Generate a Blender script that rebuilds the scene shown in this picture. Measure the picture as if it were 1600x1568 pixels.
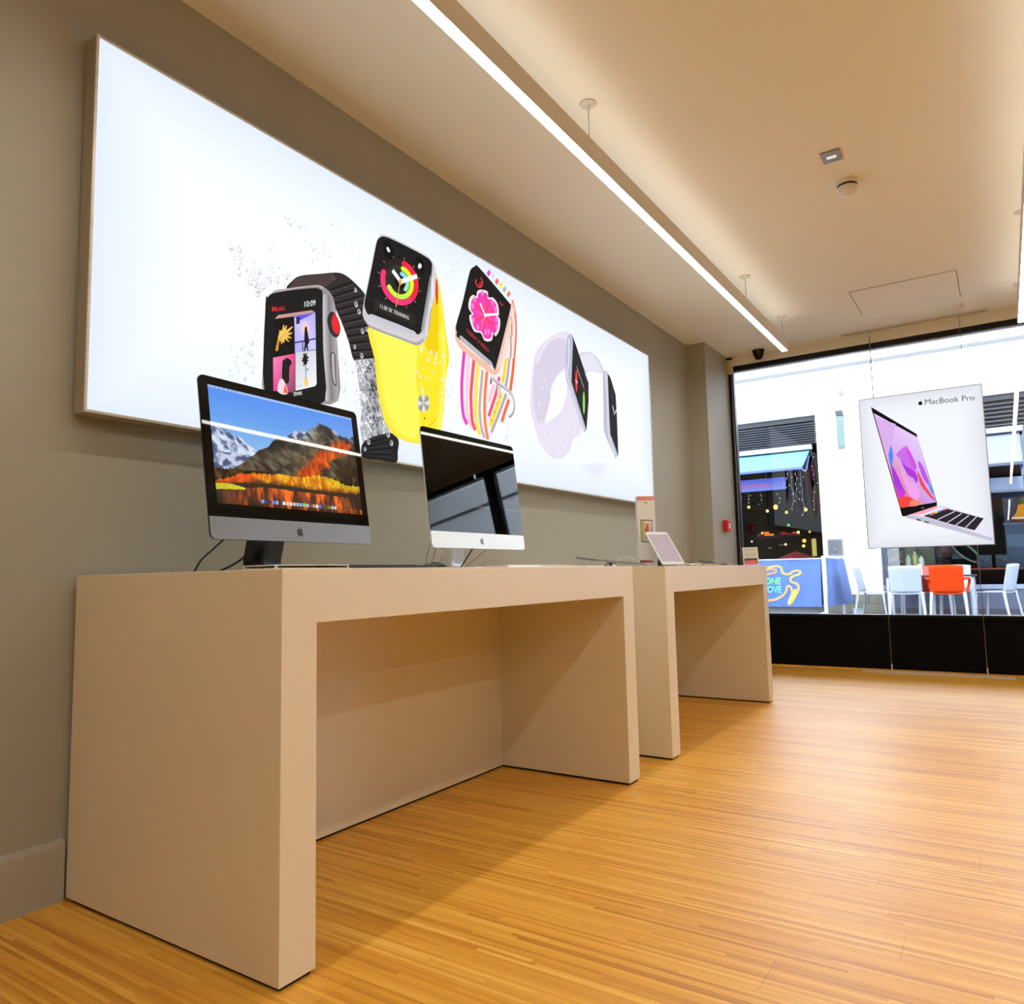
import bpy, bmesh, math, random
import numpy as np
from mathutils import Vector, Matrix

for _o in list(bpy.data.objects):
    bpy.data.objects.remove(_o, do_unlink=True)
scene = bpy.context.scene
COL = scene.collection

# ------------------------------------------------------------------ camera
CAM = Vector((2.2633, -1.1131, 0.8772))
YAW, PITCH, ROLL = 0.5816, 0.0963, -0.0213
_f = Vector((-math.sin(YAW) * math.cos(PITCH), math.cos(YAW) * math.cos(PITCH), math.sin(PITCH)))
_r = Vector((math.cos(YAW), math.sin(YAW), 0))
_u = _r.cross(_f)
_rr = math.cos(ROLL) * _r + math.sin(ROLL) * _u
_uu = -math.sin(ROLL) * _r + math.cos(ROLL) * _u
cd = bpy.data.cameras.new('camera')
cd.sensor_width = 36.0
cd.lens = 1163.6 * 36.0 / 1600.0
cd.clip_start = 0.02
cam = bpy.data.objects.new('camera', cd)
_m = Matrix((_rr, _uu, -_f)).transposed().to_4x4()
_m.translation = CAM
cam.matrix_world = _m
COL.objects.link(cam)
scene.camera = cam

# ------------------------------------------------------------------ light levels
SKY = ((0.80, 0.90, 1.0), 10.5)           # even overcast sky over the street
LAMP_COL = (1.0, 0.945, 0.83)             # linear strip lamps
LAMP_DOWN, LAMP_UP = 33.0, 4.2
BOX_LIGHT = 1.08                         # backlit wall advert
scene.view_settings.view_transform = 'Standard'
scene.view_settings.look = 'None'
scene.view_settings.exposure = 0.0
scene.view_settings.gamma = 1.0
scene.view_settings.use_curve_mapping = False
scene.cycles.max_bounces = 6
scene.cycles.transparent_max_bounces = 6
scene.cycles.adaptive_threshold = 0.02
scene.cycles.diffuse_bounces = 3
scene.cycles.glossy_bounces = 3
scene.cycles.transmission_bounces = 2
world = bpy.data.worlds.new('overcast_sky')
scene.world = world
world.use_nodes = True
world.node_tree.nodes['Background'].inputs[0].default_value = (*SKY[0], 1)
world.node_tree.nodes['Background'].inputs[1].default_value = SKY[1]

# ------------------------------------------------------------------ helpers
def lin(c):
    return tuple(((v / 255.0) / 12.92 if v <= 10.31 else ((v / 255.0 + 0.055) / 1.055) ** 2.4) for v in c)

def mat(name, col, rough=0.5, metal=0.0, var=0.06, scale=6.0, bump=0.0, bscale=60.0, spec=0.5, coat=0.0, alpha=None):
    """principled surface whose colour wanders a little with a noise"""
    m = bpy.data.materials.new(name)
    m.use_nodes = True
    nt = m.node_tree
    b = nt.nodes['Principled BSDF']
    c = lin(col)
    tc = nt.nodes.new('ShaderNodeTexCoord')
    nz = nt.nodes.new('ShaderNodeTexNoise')
    nz.inputs['Scale'].default_value = scale
    nz.inputs['Detail'].default_value = 1
    nt.links.new(tc.outputs['Object'], nz.inputs['Vector'])
    rp = nt.nodes.new('ShaderNodeValToRGB')
    rp.color_ramp.elements[0].position = 0.3
    rp.color_ramp.elements[1].position = 0.7
    rp.color_ramp.elements[0].color = (*[v * (1 - var) for v in c], 1)
    rp.color_ramp.elements[1].color = (*[min(1, v * (1 + var)) for v in c], 1)
    nt.links.new(nz.outputs['Fac'], rp.inputs['Fac'])
    nt.links.new(rp.outputs['Color'], b.inputs['Base Color'])
    b.inputs['Roughness'].default_value = rough
    b.inputs['Metallic'].default_value = metal
    b.inputs['Specular IOR Level'].default_value = spec
    b.inputs['Coat Weight'].default_value = coat
    if bump:
        n2 = nt.nodes.new('ShaderNodeTexNoise')
        n2.inputs['Scale'].default_value = bscale
        nt.links.new(tc.outputs['Object'], n2.inputs['Vector'])
        bp = nt.nodes.new('ShaderNodeBump')
        bp.inputs['Strength'].default_value = bump
        bp.inputs['Distance'].default_value = 0.002
        nt.links.new(n2.outputs['Fac'], bp.inputs['Height'])
        nt.links.new(bp.outputs['Normal'], b.inputs['Normal'])
    return m

def emat(name, col, strength, srgb=True):
    m = bpy.data.materials.new(name)
    m.use_nodes = True
    nt = m.node_tree
    nt.nodes.remove(nt.nodes['Principled BSDF'])
    e = nt.nodes.new('ShaderNodeEmission')
    e.inputs[0].default_value = (*(lin(col) if srgb else col), 1)
    e.inputs[1].default_value = strength
    nt.links.new(e.outputs[0], nt.nodes['Material Output'].inputs[0])
    return m

def print_mat(name, strength, gloss=None):
    """flat print or screen: colour from the mesh, lit from behind"""
    m = bpy.data.materials.new(name)
    m.use_nodes = True
    nt = m.node_tree
    b = nt.nodes['Principled BSDF']
    at = nt.nodes.new('ShaderNodeAttribute')
    at.attribute_name = 'Col'
    b.inputs['Base Color'].default_value = (0.01, 0.01, 0.01, 1)
    b.inputs['Roughness'].default_value = 0.6 if gloss is None else gloss
    b.inputs['Specular IOR Level'].default_value = 0.0 if gloss is None else 0.5
    nt.links.new(at.outputs['Color'], b.inputs['Emission Color'])
    b.inputs['Emission Strength'].default_value = strength
    return m

def dye_mat(name, rough=0.8):
    """unlit print on cloth or plastic: colour from the mesh"""
    m = bpy.data.materials.new(name)
    m.use_nodes = True
    nt = m.node_tree
    b = nt.nodes['Principled BSDF']
    at = nt.nodes.new('ShaderNodeAttribute')
    at.attribute_name = 'Col'
    b.inputs['Roughness'].default_value = rough
    nt.links.new(at.outputs['Color'], b.inputs['Base Color'])
    return m

class MB:
    """collects shapes, then becomes one mesh object"""
    def __init__(s):
        s.v = []; s.f = []; s.sm = []
    def add(s, vs, fs, smooth=False):
        n = len(s.v)
        s.v += [tuple(p) for p in vs]
        s.f += [tuple(i + n for i in f) for f in fs]
        s.sm += [smooth] * len(fs)
        return s
    def box(s, x0, x1, y0, y1, z0, z1, bev=0.0):
        if bev <= 0:
            vs = [(x, y, z) for z in (z0, z1) for y in (y0, y1) for x in (x0, x1)]
            fs = [(0, 2, 3, 1), (4, 5, 7, 6), (0, 1, 5, 4), (2, 6, 7, 3), (0, 4, 6, 2), (1, 3, 7, 5)]
            return s.add(vs, fs)
        bm = bmesh.new()
        bmesh.ops.create_cube(bm, size=1)
        for v in bm.verts:
            v.co = Vector(((x0 + x1) / 2 + v.co.x * (x1 - x0), (y0 + y1) / 2 + v.co.y * (y1 - y0), (z0 + z1) / 2 + v.co.z * (z1 - z0)))
        bmesh.ops.bevel(bm, geom=list(bm.edges), offset=bev, segments=2, affect='EDGES', profile=0.5)
        bm.verts.index_update()
        vs = [tuple(v.co) for v in bm.verts]
        fs = [tuple(v.index for v in f.verts) for f in bm.faces]
        bm.free()
        return s.add(vs, fs)
    def obox(s, c, ax, ay, az, hx, hy, hz):
        """box with its own axes"""
        c, ax, ay, az = Vector(c), Vector(ax).normalized(), Vector(ay).normalized(), Vector(az).normalized()
        vs = [c + ax * hx * i + ay * hy * j + az * hz * k for k in (-1, 1) for j in (-1, 1) for i in (-1, 1)]
        return s.add(vs, [(0, 2, 3, 1), (4, 5, 7, 6), (0, 1, 5, 4), (2, 6, 7, 3), (0, 4, 6, 2), (1, 3, 7, 5)])
    def tube(s, pts, r, n=8, cap=True):
        pts = [Vector(p) for p in pts]
        rs = r if isinstance(r, (list, tuple)) else [r] * len(pts)
        vs, fs = [], []
        for i, p in enumerate(pts):
            d = (pts[min(i + 1, len(pts) - 1)] - pts[max(i - 1, 0)]).normalized()
            a = d.cross(Vector((0, 0, 1)) if abs(d.z) < 0.9 else Vector((1, 0, 0))).normalized()
            b = d.cross(a)
            for k in range(n):
                t = 2 * math.pi * k / n
                vs.append(p + (a * math.cos(t) + b * math.sin(t)) * rs[i])
        for i in range(len(pts) - 1):
            for k in range(n):
                fs.append((i * n + k, i * n + (k + 1) % n, (i + 1) * n + (k + 1) % n, (i + 1) * n + k))
        s.add(vs, fs, True)
        if cap:
            s.add(vs[:n], [tuple(range(n - 1, -1, -1))])
            s.add(vs[-n:], [tuple(range(n))])
        return s
    def lathe(s, prof, c=(0, 0, 0), n=24, smooth=True):
        """profile of (r, z) turned about a vertical axis"""
        vs, fs = [], []
        for r, z in prof:
            for k in range(n):
                t = 2 * math.pi * k / n
                vs.append((c[0] + r * math.cos(t), c[1] + r * math.sin(t), c[2] + z))
        for i in range(len(prof) - 1):
            for k in range(n):
                fs.append((i * n + k, i * n + (k + 1) % n, (i + 1) * n + (k + 1) % n, (i + 1) * n + k))
        s.add(vs, fs, smooth)
        if prof[0][0] > 1e-5: s.add(vs[:n], [tuple(range(n - 1, -1, -1))])
        if prof[-1][0] > 1e-5: s.add(vs[-n:], [tuple(range(n))])
        return s
    def prism(s, poly, a, b, fn):
        """outline poly (2D) extruded from a to b; fn(u, v, w) gives the point"""
        n = len(poly)
        vs = [fn(u, v, a) for u, v in poly] + [fn(u, v, b) for u, v in poly]
        fs = [tuple(range(n - 1, -1, -1)), tuple(range(n, 2 * n))]
        fs += [(i, (i + 1) % n, n + (i + 1) % n, n + i) for i in range(n)]
        return s.add(vs, fs)
    def grid(s, nu, nv, fn, smooth=True, thick=None):
        vs = [fn(i / nu, j / nv) for j in range(nv + 1) for i in range(nu + 1)]
        w = nu + 1
        fs = [(j * w + i, j * w + i + 1, (j + 1) * w + i + 1, (j + 1) * w + i) for j in range(nv) for i in range(nu)]
        return s.add(vs, fs, smooth)
    def build(s, name, m, parent=None, solid=0.0):
        me = bpy.data.meshes.new(name)
        me.from_pydata(s.v, [], s.f)
        me.polygons.foreach_set('use_smooth', s.sm)
        if solid:
            bm = bmesh.new(); bm.from_mesh(me)
            bmesh.ops.recalc_face_normals(bm, faces=bm.faces)
            bmesh.ops.solidify(bm, geom=list(bm.faces), thickness=solid)
            bm.to_mesh(me); bm.free()
        else:
            bm = bmesh.new(); bm.from_mesh(me)
            bmesh.ops.recalc_face_normals(bm, faces=bm.faces)
            bm.to_mesh(me); bm.free()
        me.materials.append(m)
        o = bpy.data.objects.new(name, me)
        COL.objects.link(o)
        if parent: o.parent = parent
        return o

def tag(o, label=None, cat=None, group=None, kind=None):
    if label: o['label'] = label
    if cat: o['category'] = cat
    if group: o['group'] = group
    if kind: o['kind'] = kind
    return o

def thing(name, label, cat, loc=(0, 0, 0), rz=0.0, group=None):
    o = bpy.data.objects.new(name, None)
    o.empty_display_size = 0.05
    o.location = loc
    o.rotation_euler = (0, 0, rz)
    COL.objects.link(o)
    return tag(o, label, cat, group)

def copy_tree(o, parent=None):
    c = o.copy()
    COL.objects.link(c)
    c.parent = parent
    for ch in list(o.children):
        copy_tree(ch, c)
    return c

def struct(o):
    o['kind'] = 'structure'
    return o

def curve(pts, n=5, closed=True):
    """smooth line through the points"""
    P = [np.array(p, float) for p in pts]
    m = len(P); out = []
    rng = range(m) if closed else range(m - 1)
    for i in rng:
        if closed: p0, p1, p2, p3 = P[i - 1], P[i], P[(i + 1) % m], P[(i + 2) % m]
        else: p0, p1, p2, p3 = P[max(i - 1, 0)], P[i], P[i + 1], P[min(i + 2, m - 1)]
        for k in range(n):
            t = k / n
            out.append(tuple(0.5 * ((2 * p1) + (-p0 + p2) * t + (2 * p0 - 5 * p1 + 4 * p2 - p3) * t * t + (-p0 + 3 * p1 - 3 * p2 + p3) * t ** 3)))
    if not closed: out.append(tuple(P[-1]))
    return out

class Art:
    """flat print: coloured shapes laid over one another on a surface; fn(a, b, lift) gives the point"""
    def __init__(s, fn, step=0.00001):
        s.fn = fn; s.v = []; s.f = []; s.c = []; s.h = 0.0004; s.step = step
    def poly(s, pts, col, up=True):
        if up: s.h += s.step
        n = len(s.v)
        s.v += [s.fn(a, b, s.h) for a, b in pts]
        s.f.append(tuple(range(n, n + len(pts))))
        cols = col if isinstance(col, list) else [col] * len(pts)
        s.c.append([lin(c) for c in cols])
        return s
    def fill(s, pts, col, k=4):
        return s.poly(curve(pts, k), col)
    def fan(s, pts, cmid, cedge, mid=None, k=3):
        pts = curve(pts, k) if k > 1 else pts
        m = mid or (sum(p[0] for p in pts) / len(pts), sum(p[1] for p in pts) / len(pts))
        s.h += s.step
        for i in range(len(pts)):
            ce = cedge if not isinstance(cedge, list) else cedge[i * len(cedge) // len(pts)]
            s.poly([m, pts[i], pts[(i + 1) % len(pts)]], [cmid, ce, ce], False)
        return s
    def line(s, pts, w, col, k=4, taper=False):
        pts = curve(pts, k, False) if k > 1 and len(pts) > 2 else pts
        L, R = [], []
        m = len(pts)
        for i, p in enumerate(pts):
            q0, q1 = pts[max(i - 1, 0)], pts[min(i + 1, m - 1)]
            dx, dy = q1[0] - q0[0], q1[1] - q0[1]
            l = math.hypot(dx, dy) or 1
            ww = w / 2 * ((1 - 0.75 * i / (m - 1)) if taper else 1)
            L.append((p[0] - dy / l * ww, p[1] + dx / l * ww)); R.append((p[0] + dy / l * ww, p[1] - dx / l * ww))
        s.h += s.step
        for i in range(m - 1):
            s.poly([L[i], L[i + 1], R[i + 1], R[i]], col, False)
        return s
    def band(s, A, B, ca, cb, k=4):
        """strip between two lines, colour running from ca to cb"""
        A, B = curve(A, k, False), curve(B, k, False)
        s.h += s.step
        for i in range(len(A) - 1):
            s.poly([A[i], A[i + 1], B[i + 1], B[i]], [ca, ca, cb, cb], False)
        return s
    def oval(s, c, a, b, col, n=20):
        """ellipse with half axes a and b given as vectors"""
        return s.poly([(c[0] + a[0] * math.cos(t) + b[0] * math.sin(t), c[1] + a[1] * math.cos(t) + b[1] * math.sin(t)) for t in [2 * math.pi * i / n for i in range(n)]], col)
    def arc(s, c, a, b, r0, r1, t0, t1, col, n=28):
        """ring piece, angle in degrees clockwise from twelve"""
        s.h += s.step
        def pt(r, t):
            t = math.radians(t)
            return (c[0] + r * (math.sin(t) * a[0] + math.cos(t) * b[0]), c[1] + r * (math.sin(t) * a[1] + math.cos(t) * b[1]))
        for i in range(n):
            u, v = t0 + (t1 - t0) * i / n, t0 + (t1 - t0) * (i + 1) / n
            s.poly([pt(r0, u), pt(r1, u), pt(r1, v), pt(r0, v)], col, False)
        for t in (t0, t1):
            m = pt((r0 + r1) / 2, t); q = (r1 - r0) / 2
            s.oval(m, (a[0] * q, a[1] * q), (b[0] * q, b[1] * q), col, 14)
        return s
    def text(s, body, p0, p1, p2, col, bold=0.0):
        """writing from p0 to p1 along the foot, p2 above p0 at capital height"""
        cu = bpy.data.curves.new('lettering', 'FONT')
        cu.body = body; cu.offset = bold; cu.resolution_u = 3
        o = bpy.data.objects.new('lettering', cu)
        COL.objects.link(o)
        bpy.context.view_layer.update()
        dg = bpy.context.evaluated_depsgraph_get()
        me = bpy.data.meshes.new_from_object(o.evaluated_get(dg))
        bpy.data.objects.remove(o, do_unlink=True)
        xs = [v.co.x for v in me.vertices]
        x0, x1 = min(xs), max(xs)
        cap = 0.69
        s.h += s.step * 2
        T = [(p0[0] + (p1[0] - p0[0]) * (v.co.x - x0) / (x1 - x0) + (p2[0] - p0[0]) * v.co.y / cap,
              p0[1] + (p1[1] - p0[1]) * (v.co.x - x0) / (x1 - x0) + (p2[1] - p0[1]) * v.co.y / cap) for v in me.vertices]
        for f in me.polygons:
            s.poly([T[i] for i in f.vertices], col, False)
        bpy.data.meshes.remove(me)
        return s
    def build(s, name, m, parent=None):
        me = bpy.data.meshes.new(name)
        me.from_pydata(s.v, [], s.f)
        at = me.color_attributes.new('Col', 'FLOAT_COLOR', 'CORNER')
        flat = []
        for cs in s.c:
            for c in cs: flat += [c[0], c[1], c[2], 1.0]
        at.data.foreach_set('color', flat)
        me.materials.append(m)
        o = bpy.data.objects.new(name, me)
        COL.objects.link(o)
        if parent: o.parent = parent
        return o

# outline of the bitten-apple emblem in a unit square
APPLE = [(.5, .74), (.6, .785), (.72, .785), (.85, .73), (.93, .64), (.86, .575), (.815, .48), (.83, .385), (.89, .31), (.965, .27), (.92, .17), (.84, .055), (.75, .0),
         (.66, .02), (.55, .05), (.45, .04), (.35, .0), (.25, .04), (.13, .2), (.07, .38), (.07, .55), (.14, .69), (.26, .775), (.38, .775)]
LEAF = [(.51, .8), (.53, .9), (.6, .98), (.7, 1.03), (.7, .93), (.63, .84)]

random.seed(7)

# ------------------------------------------------------------------ the room
RX1, RY0, YW, ZC = 6.8, -7.4, 5.944, 2.895
M_wall = mat('grey_wall_paint', (168, 165, 151), 0.75, var=0.02, scale=1.5)
M_pier = mat('grey_pier_paint', (172, 170, 158), 0.7, var=0.02, scale=1.5)
M_side = mat('dark_taupe_wall_paint', (104, 98, 90), 0.75, var=0.03, scale=1.5)
M_ceil = mat('white_ceiling_paint', (236, 233, 220), 0.85, var=0.015, scale=0.8)
M_skirt = mat('grey_skirting_paint', (178, 172, 158), 0.55, var=0.02)
M_black = mat('black_riser_laminate', (9, 9, 11), 0.5, var=0.15, scale=2, spec=0.08)
M_frame = mat('dark_anodised_frame', (12, 14, 24), 0.35, metal=0.3, var=0.1)
M_alu = mat('brushed_aluminium', (196, 196, 196), 0.35, metal=0.9, var=0.03)

def wood_mat():
    m = bpy.data.materials.new('narrow_strip_wood')
    m.use_nodes = True
    nt = m.node_tree; N = nt.nodes.new; L = nt.links.new
    b = nt.nodes['Principled BSDF']
    geo = N('ShaderNodeNewGeometry')
    sep = N('ShaderNodeSeparateXYZ'); L(geo.outputs['Position'], sep.inputs[0])
    def mth(op, a, bb=None):
        n = N('ShaderNodeMath'); n.operation = op
        for i, v in enumerate((a, bb)):
            if v is None: continue
            if isinstance(v, (int, float)): n.inputs[i].default_value = v
            else: L(v, n.inputs[i])
        return n.outputs[0]
    lam = mth('FLOOR', mth('DIVIDE', sep.outputs['Y'], 0.0105))
    w1 = N('ShaderNodeTexWhiteNoise'); w1.noise_dimensions = '1D'; L(lam, w1.inputs['W'])
    board = mth('FLOOR', mth('DIVIDE', sep.outputs['Y'], 0.135))
    w3 = N('ShaderNodeTexWhiteNoise'); w3.noise_dimensions = '1D'; L(board, w3.inputs['W'])
    seg = mth('FLOOR', mth('DIVIDE', mth('ADD', sep.outputs['X'], mth('MULTIPLY', w1.outputs['Value'], 7.0)), 0.62))
    cmb = N('ShaderNodeCombineXYZ'); L(lam, cmb.inputs[0]); L(seg, cmb.inputs[1])
    w2 = N('ShaderNodeTexWhiteNoise'); w2.noise_dimensions = '2D'; L(cmb.outputs[0], w2.inputs['Vector'])
    mp = N('ShaderNodeMapping'); mp.inputs['Scale'].default_value = (4.0, 230.0, 1.0); L(geo.outputs['Position'], mp.inputs[0])
    nz = N('ShaderNodeTexNoise'); nz.inputs['Scale'].default_value = 1.0; nz.inputs['Detail'].default_value = 4; L(mp.outputs[0], nz.inputs['Vector'])
    oi = N('ShaderNodeObjectInfo')
    val = mth('ADD', mth('ADD', mth('MULTIPLY', w2.outputs['Value'], 0.55), mth('MULTIPLY', nz.outputs['Fac'], 0.45)), mth('MULTIPLY', mth('SUBTRACT', oi.outputs['Random'], 0.5), 0.10))
    rp = N('ShaderNodeValToRGB')
    el = rp.color_ramp.elements
    el[0].position = 0.10; el[0].color = (*lin((180, 112, 26)), 1)
    el[1].position = 0.97; el[1].color = (*lin((254, 222, 136)), 1)
    e = el.new(0.84); e.color = (*lin((244, 192, 90)), 1)
    e = el.new(0.35); e.color = (*lin((218, 152, 50)), 1)
    e = el.new(0.66); e.color = (*lin((232, 172, 64)), 1)
    L(val, rp.inputs['Fac'])
    L(rp.outputs['Color'], b.inputs['Base Color'])
    b.inputs['Roughness'].default_value = 0.42
    rr = N('ShaderNodeMapRange'); rr.inputs['To Min'].default_value = 0.38; rr.inputs['To Max'].default_value = 0.5
    L(nz.outputs['Fac'], rr.inputs['Value']); L(rr.outputs[0], b.inputs['Roughness'])
    return m
M_wood = wood_mat()

# floor: base slab with boards laid on it, running away from the left wall
floor = struct(MB().box(-0.2, RX1 + 0.2, RY0 - 0.2, YW + 0.1, -0.12, -0.0065).build('floor', M_wood))
tag(floor, 'honey coloured wood strip floor of the shop')
BW = 0.135
PLANKS = {}
row = 0
y = -0.81
while y < YW - 0.02:
    x = -0.9 * ((row * 0.37) % 1.0)
    while x < 3.35:
        xa, xb = max(x, 0.0), x + 1.2
        key = round(xb - xa, 3)
        if xb - xa > 0.02:
            if key not in PLANKS:
                o = MB().box(0, key - 0.0006, 0, BW - 0.0006, -0.0065, 0.0).build('floor_board', M_wood, floor)
                PLANKS[key] = o.data
            else:
                o = bpy.data.objects.new('floor_board', PLANKS[key]); COL.objects.link(o); o.parent = floor
            o.location = (xa, y, 0)
        x += 1.2
    y += BW; row += 1
# boards beyond those that can be told apart
rest = MB()
y = RY0
while y < YW - 0.02:
    yb = min(y + BW, YW)
    if y < -0.82: rest.box(0, RX1, y, y + BW - 0.0006, -0.0065, 0.0)
    y += BW
rest.box(3.36 + 0.9, RX1, -0.81, YW, -0.0065, 0.0)
tag(rest.build('floor_board_field', M_wood, floor), kind='stuff')

ceiling = struct(MB().box(-0.3, RX1 + 0.3, RY0 - 0.3, YW + 0.25, ZC, ZC + 0.3).build('ceiling', M_ceil))
wall_left = struct(MB().box(-0.25, 0.0, RY0 - 0.2, YW + 0.1, -0.1, ZC).build('wall_left', M_wall))
struct(MB().box(RX1, RX1 + 0.25, RY0 - 0.2, YW + 0.1, -0.1, ZC).build('wall_right', M_side))
struct(MB().box(0, RX1, RY0 - 0.25, RY0, -0.1, ZC).build('wall_back', M_side))
pier = struct(MB().box(0.0, 0.166, 5.248, YW + 0.05, 0.0, ZC).build('wall_pier', M_pier))
# narrow painted strip where the pier meets the wall
struct(MB().box(0.0, 0.012, 5.215, 5.248, 0.0, ZC).build('trim_1', M_pier))
struct(MB().box(0.166, RX1, YW - 0.05, YW + 0.25, 2.812, ZC).build('wall_front', M_ceil))
riser = struct(MB().box(0.166, RX1, YW - 0.01, YW + 0.16, 0.0, 0.43).box(0.166, RX1, YW - 0.03, YW + 0.17, 0.43, 0.456, 0.003).build('wall_front_riser', M_black))
tag(riser, 'black panel below the shop window')
# low strip in floor wood, added for the floor's reflection in the black riser
struct(MB().box(0.166, RX1, YW - 0.022, YW - 0.01, 0.0, 0.014).build('floor_reflection_strip', M_wood))

# skirting with a sloped top
prof = [(0, 0), (0.016, 0), (0.016, 0.15), (0.012, 0.162), (0, 0.166)]
bb = MB()
for a, b in ((RY0, -0.004), (1.889, 2.247), (4.069, 5.21)):
    bb.prism(prof, a, b, lambda u, v, w: (u, w, v))
struct(bb.build('baseboard_left', M_skirt))

# shop window: frame, two panes and a mullion
def glass_mat(name, tint=(0.97, 0.985, 1.0), ior=1.5):
    m = bpy.data.materials.new(name)
    m.use_nodes = True
    nt = m.node_tree; N = nt.nodes.new; L = nt.links.new
    nt.nodes.remove(nt.nodes['Principled BSDF'])
    fr = N('ShaderNodeFresnel'); fr.inputs['IOR'].default_value = ior
    tr = N('ShaderNodeBsdfTransparent'); tr.inputs[0].default_value = (*tint, 1)
    gl = N('ShaderNodeBsdfGlossy'); gl.inputs['Roughness'].default_value = 0.0
    mx = N('ShaderNodeMixShader')
    L(fr.outputs[0], mx.inputs[0]); L(tr.outputs[0], mx.inputs[1]); L(gl.outputs[0], mx.inputs[2])
    L(mx.outputs[0], nt.nodes['Material Output'].inputs[0])
    return m
M_glass = glass_mat('window_glass')
win = struct(bpy.data.objects.new('window_1', None)); COL.objects.link(win)
tag(win, 'tall shop window in a dark frame, white hanging advert before it')
WZ0, WZ1, WX0, MULL = 0.456, 2.812, 0.155, 3.36
MB().box(WX0, WX0 + 0.036, YW - 0.03, YW + 0.05, WZ0, WZ1).build('frame_jamb', M_frame, win)
MB().box(WX0 + 0.036, WX0 + 0.046, YW - 0.015, YW + 0.03, WZ0, WZ1).build('glazing_bead', M_alu, win)
MB().box(WX0 + 0.046, WX0 + 0.056, YW - 0.02, YW + 0.04, WZ0, WZ1).build('glazing_gasket', M_frame, win)
MB().box(WX0 + 0.056, RX1, YW - 0.03, YW + 0.05, WZ1 - 0.045, WZ1).build('frame_head', M_frame, win)
MB().box(WX0 + 0.056, RX1, YW - 0.012, YW + 0.03, WZ1 - 0.053, WZ1 - 0.045).build('head_bead', M_alu, win)
MB().box(WX0 + 0.056, RX1, YW - 0.02, YW + 0.04, WZ0, WZ0 + 0.012).build('frame_foot', M_frame, win)
MB().box(MULL - 0.07, MULL + 0.07, YW - 0.03, YW + 0.05, WZ0, WZ1).build('mullion', M_frame, win)
MB().box(WX0 + 0.056, MULL - 0.07, YW + 0.006, YW + 0.014, WZ0 + 0.012, WZ1 - 0.053).build('pane', M_glass, win)
MB().box(MULL + 0.07, RX1, YW + 0.006, YW + 0.014, WZ0 + 0.012, WZ1 - 0.053).build('pane', M_glass, win)

# ------------------------------------------------------------------ backlit wall advert
LX, LY0, LY1, LZ0, LZ1 = 0.0727, -0.022, 4.185, 1.372, 2.539
M_box = mat('grey_lightbox_housing', (172, 163, 146), 0.4, metal=0.2, var=0.03)
M_boxtrim = mat('pale_lightbox_trim', (206, 199, 186), 0.35, metal=0.3, var=0.03)
M_print = print_mat('backlit_print', BOX_LIGHT)
ad = thing('wall_lightbox', 'wide glowing wall lightbox advertising smartwatches in splashing water', 'lightbox', (0, 0, 0))
MB().box(0.0, 0.01, LY0 + 0.012, LY1 - 0.012, LZ0 + 0.012, LZ1 - 0.012).build('mounting_plate', mat('dark_mounting_plate', (30, 26, 22), 0.8), ad)
hb = MB()
hb.box(0.01, LX - 0.006, LY0, LY0 + 0.02, LZ0, LZ1).box(0.01, LX - 0.006, LY1 - 0.02, LY1, LZ0, LZ1)
hb.box(0.01, LX - 0.006, LY0 + 0.02, LY1 - 0.02, LZ0, LZ0 + 0.02).box(0.01, LX - 0.006, LY0 + 0.02, LY1 - 0.02, LZ1 - 0.02, LZ1)
hb.build('housing', M_box, ad)
tw = 0.007
tb = MB()
tb.box(LX - 0.006, LX + 0.001, LY0 - 0.001, LY0 + tw, LZ0 - 0.001, LZ1 + 0.001).box(LX - 0.006, LX + 0.001, LY1 - tw, LY1 + 0.001, LZ0 - 0.001, LZ1 + 0.001)
tb.box(LX - 0.006, LX + 0.001, LY0 + tw, LY1 - tw, LZ0 - 0.001, LZ0 + tw).box(LX - 0.006, LX + 0.001, LY0 + tw, LY1 - tw, LZ1 - tw, LZ1 + 0.001)
tb.build('front_trim', M_boxtrim, ad)

def onbox(a, b, h):
    return (LX - 0.003 + h, a, b)

# the sheet itself: white, its glow painted a little bluer and dimmer towards the rim
def sheet():
    nu, nv = 84, 26
    vs, fs, cs = [], [], []
    for j in range(nv + 1):
        for i in range(nu + 1):
            yy = LY0 + tw + (LY1 - LY0 - 2 * tw) * i / nu; zz = LZ0 + tw + (LZ1 - LZ0 - 2 * tw) * j / nv
            vs.append((LX - 0.003, yy, zz))
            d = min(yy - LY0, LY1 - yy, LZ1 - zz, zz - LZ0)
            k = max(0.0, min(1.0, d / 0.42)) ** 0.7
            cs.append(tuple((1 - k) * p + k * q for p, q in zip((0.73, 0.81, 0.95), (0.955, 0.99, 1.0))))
    w = nu + 1
    for j in range(nv):
        for i in range(nu): fs.append((j * w + i, j * w + i + 1, (j + 1) * w + i + 1, (j + 1) * w + i))
    me = bpy.data.meshes.new('backlit_sheet')
    me.from_pydata(vs, [], fs)
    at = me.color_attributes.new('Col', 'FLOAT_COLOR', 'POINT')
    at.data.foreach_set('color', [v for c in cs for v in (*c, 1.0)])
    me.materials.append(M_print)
    o = bpy.data.objects.new('backlit_sheet', me); COL.objects.link(o); o.parent = ad
    return o
sheet_o = sheet()

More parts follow.
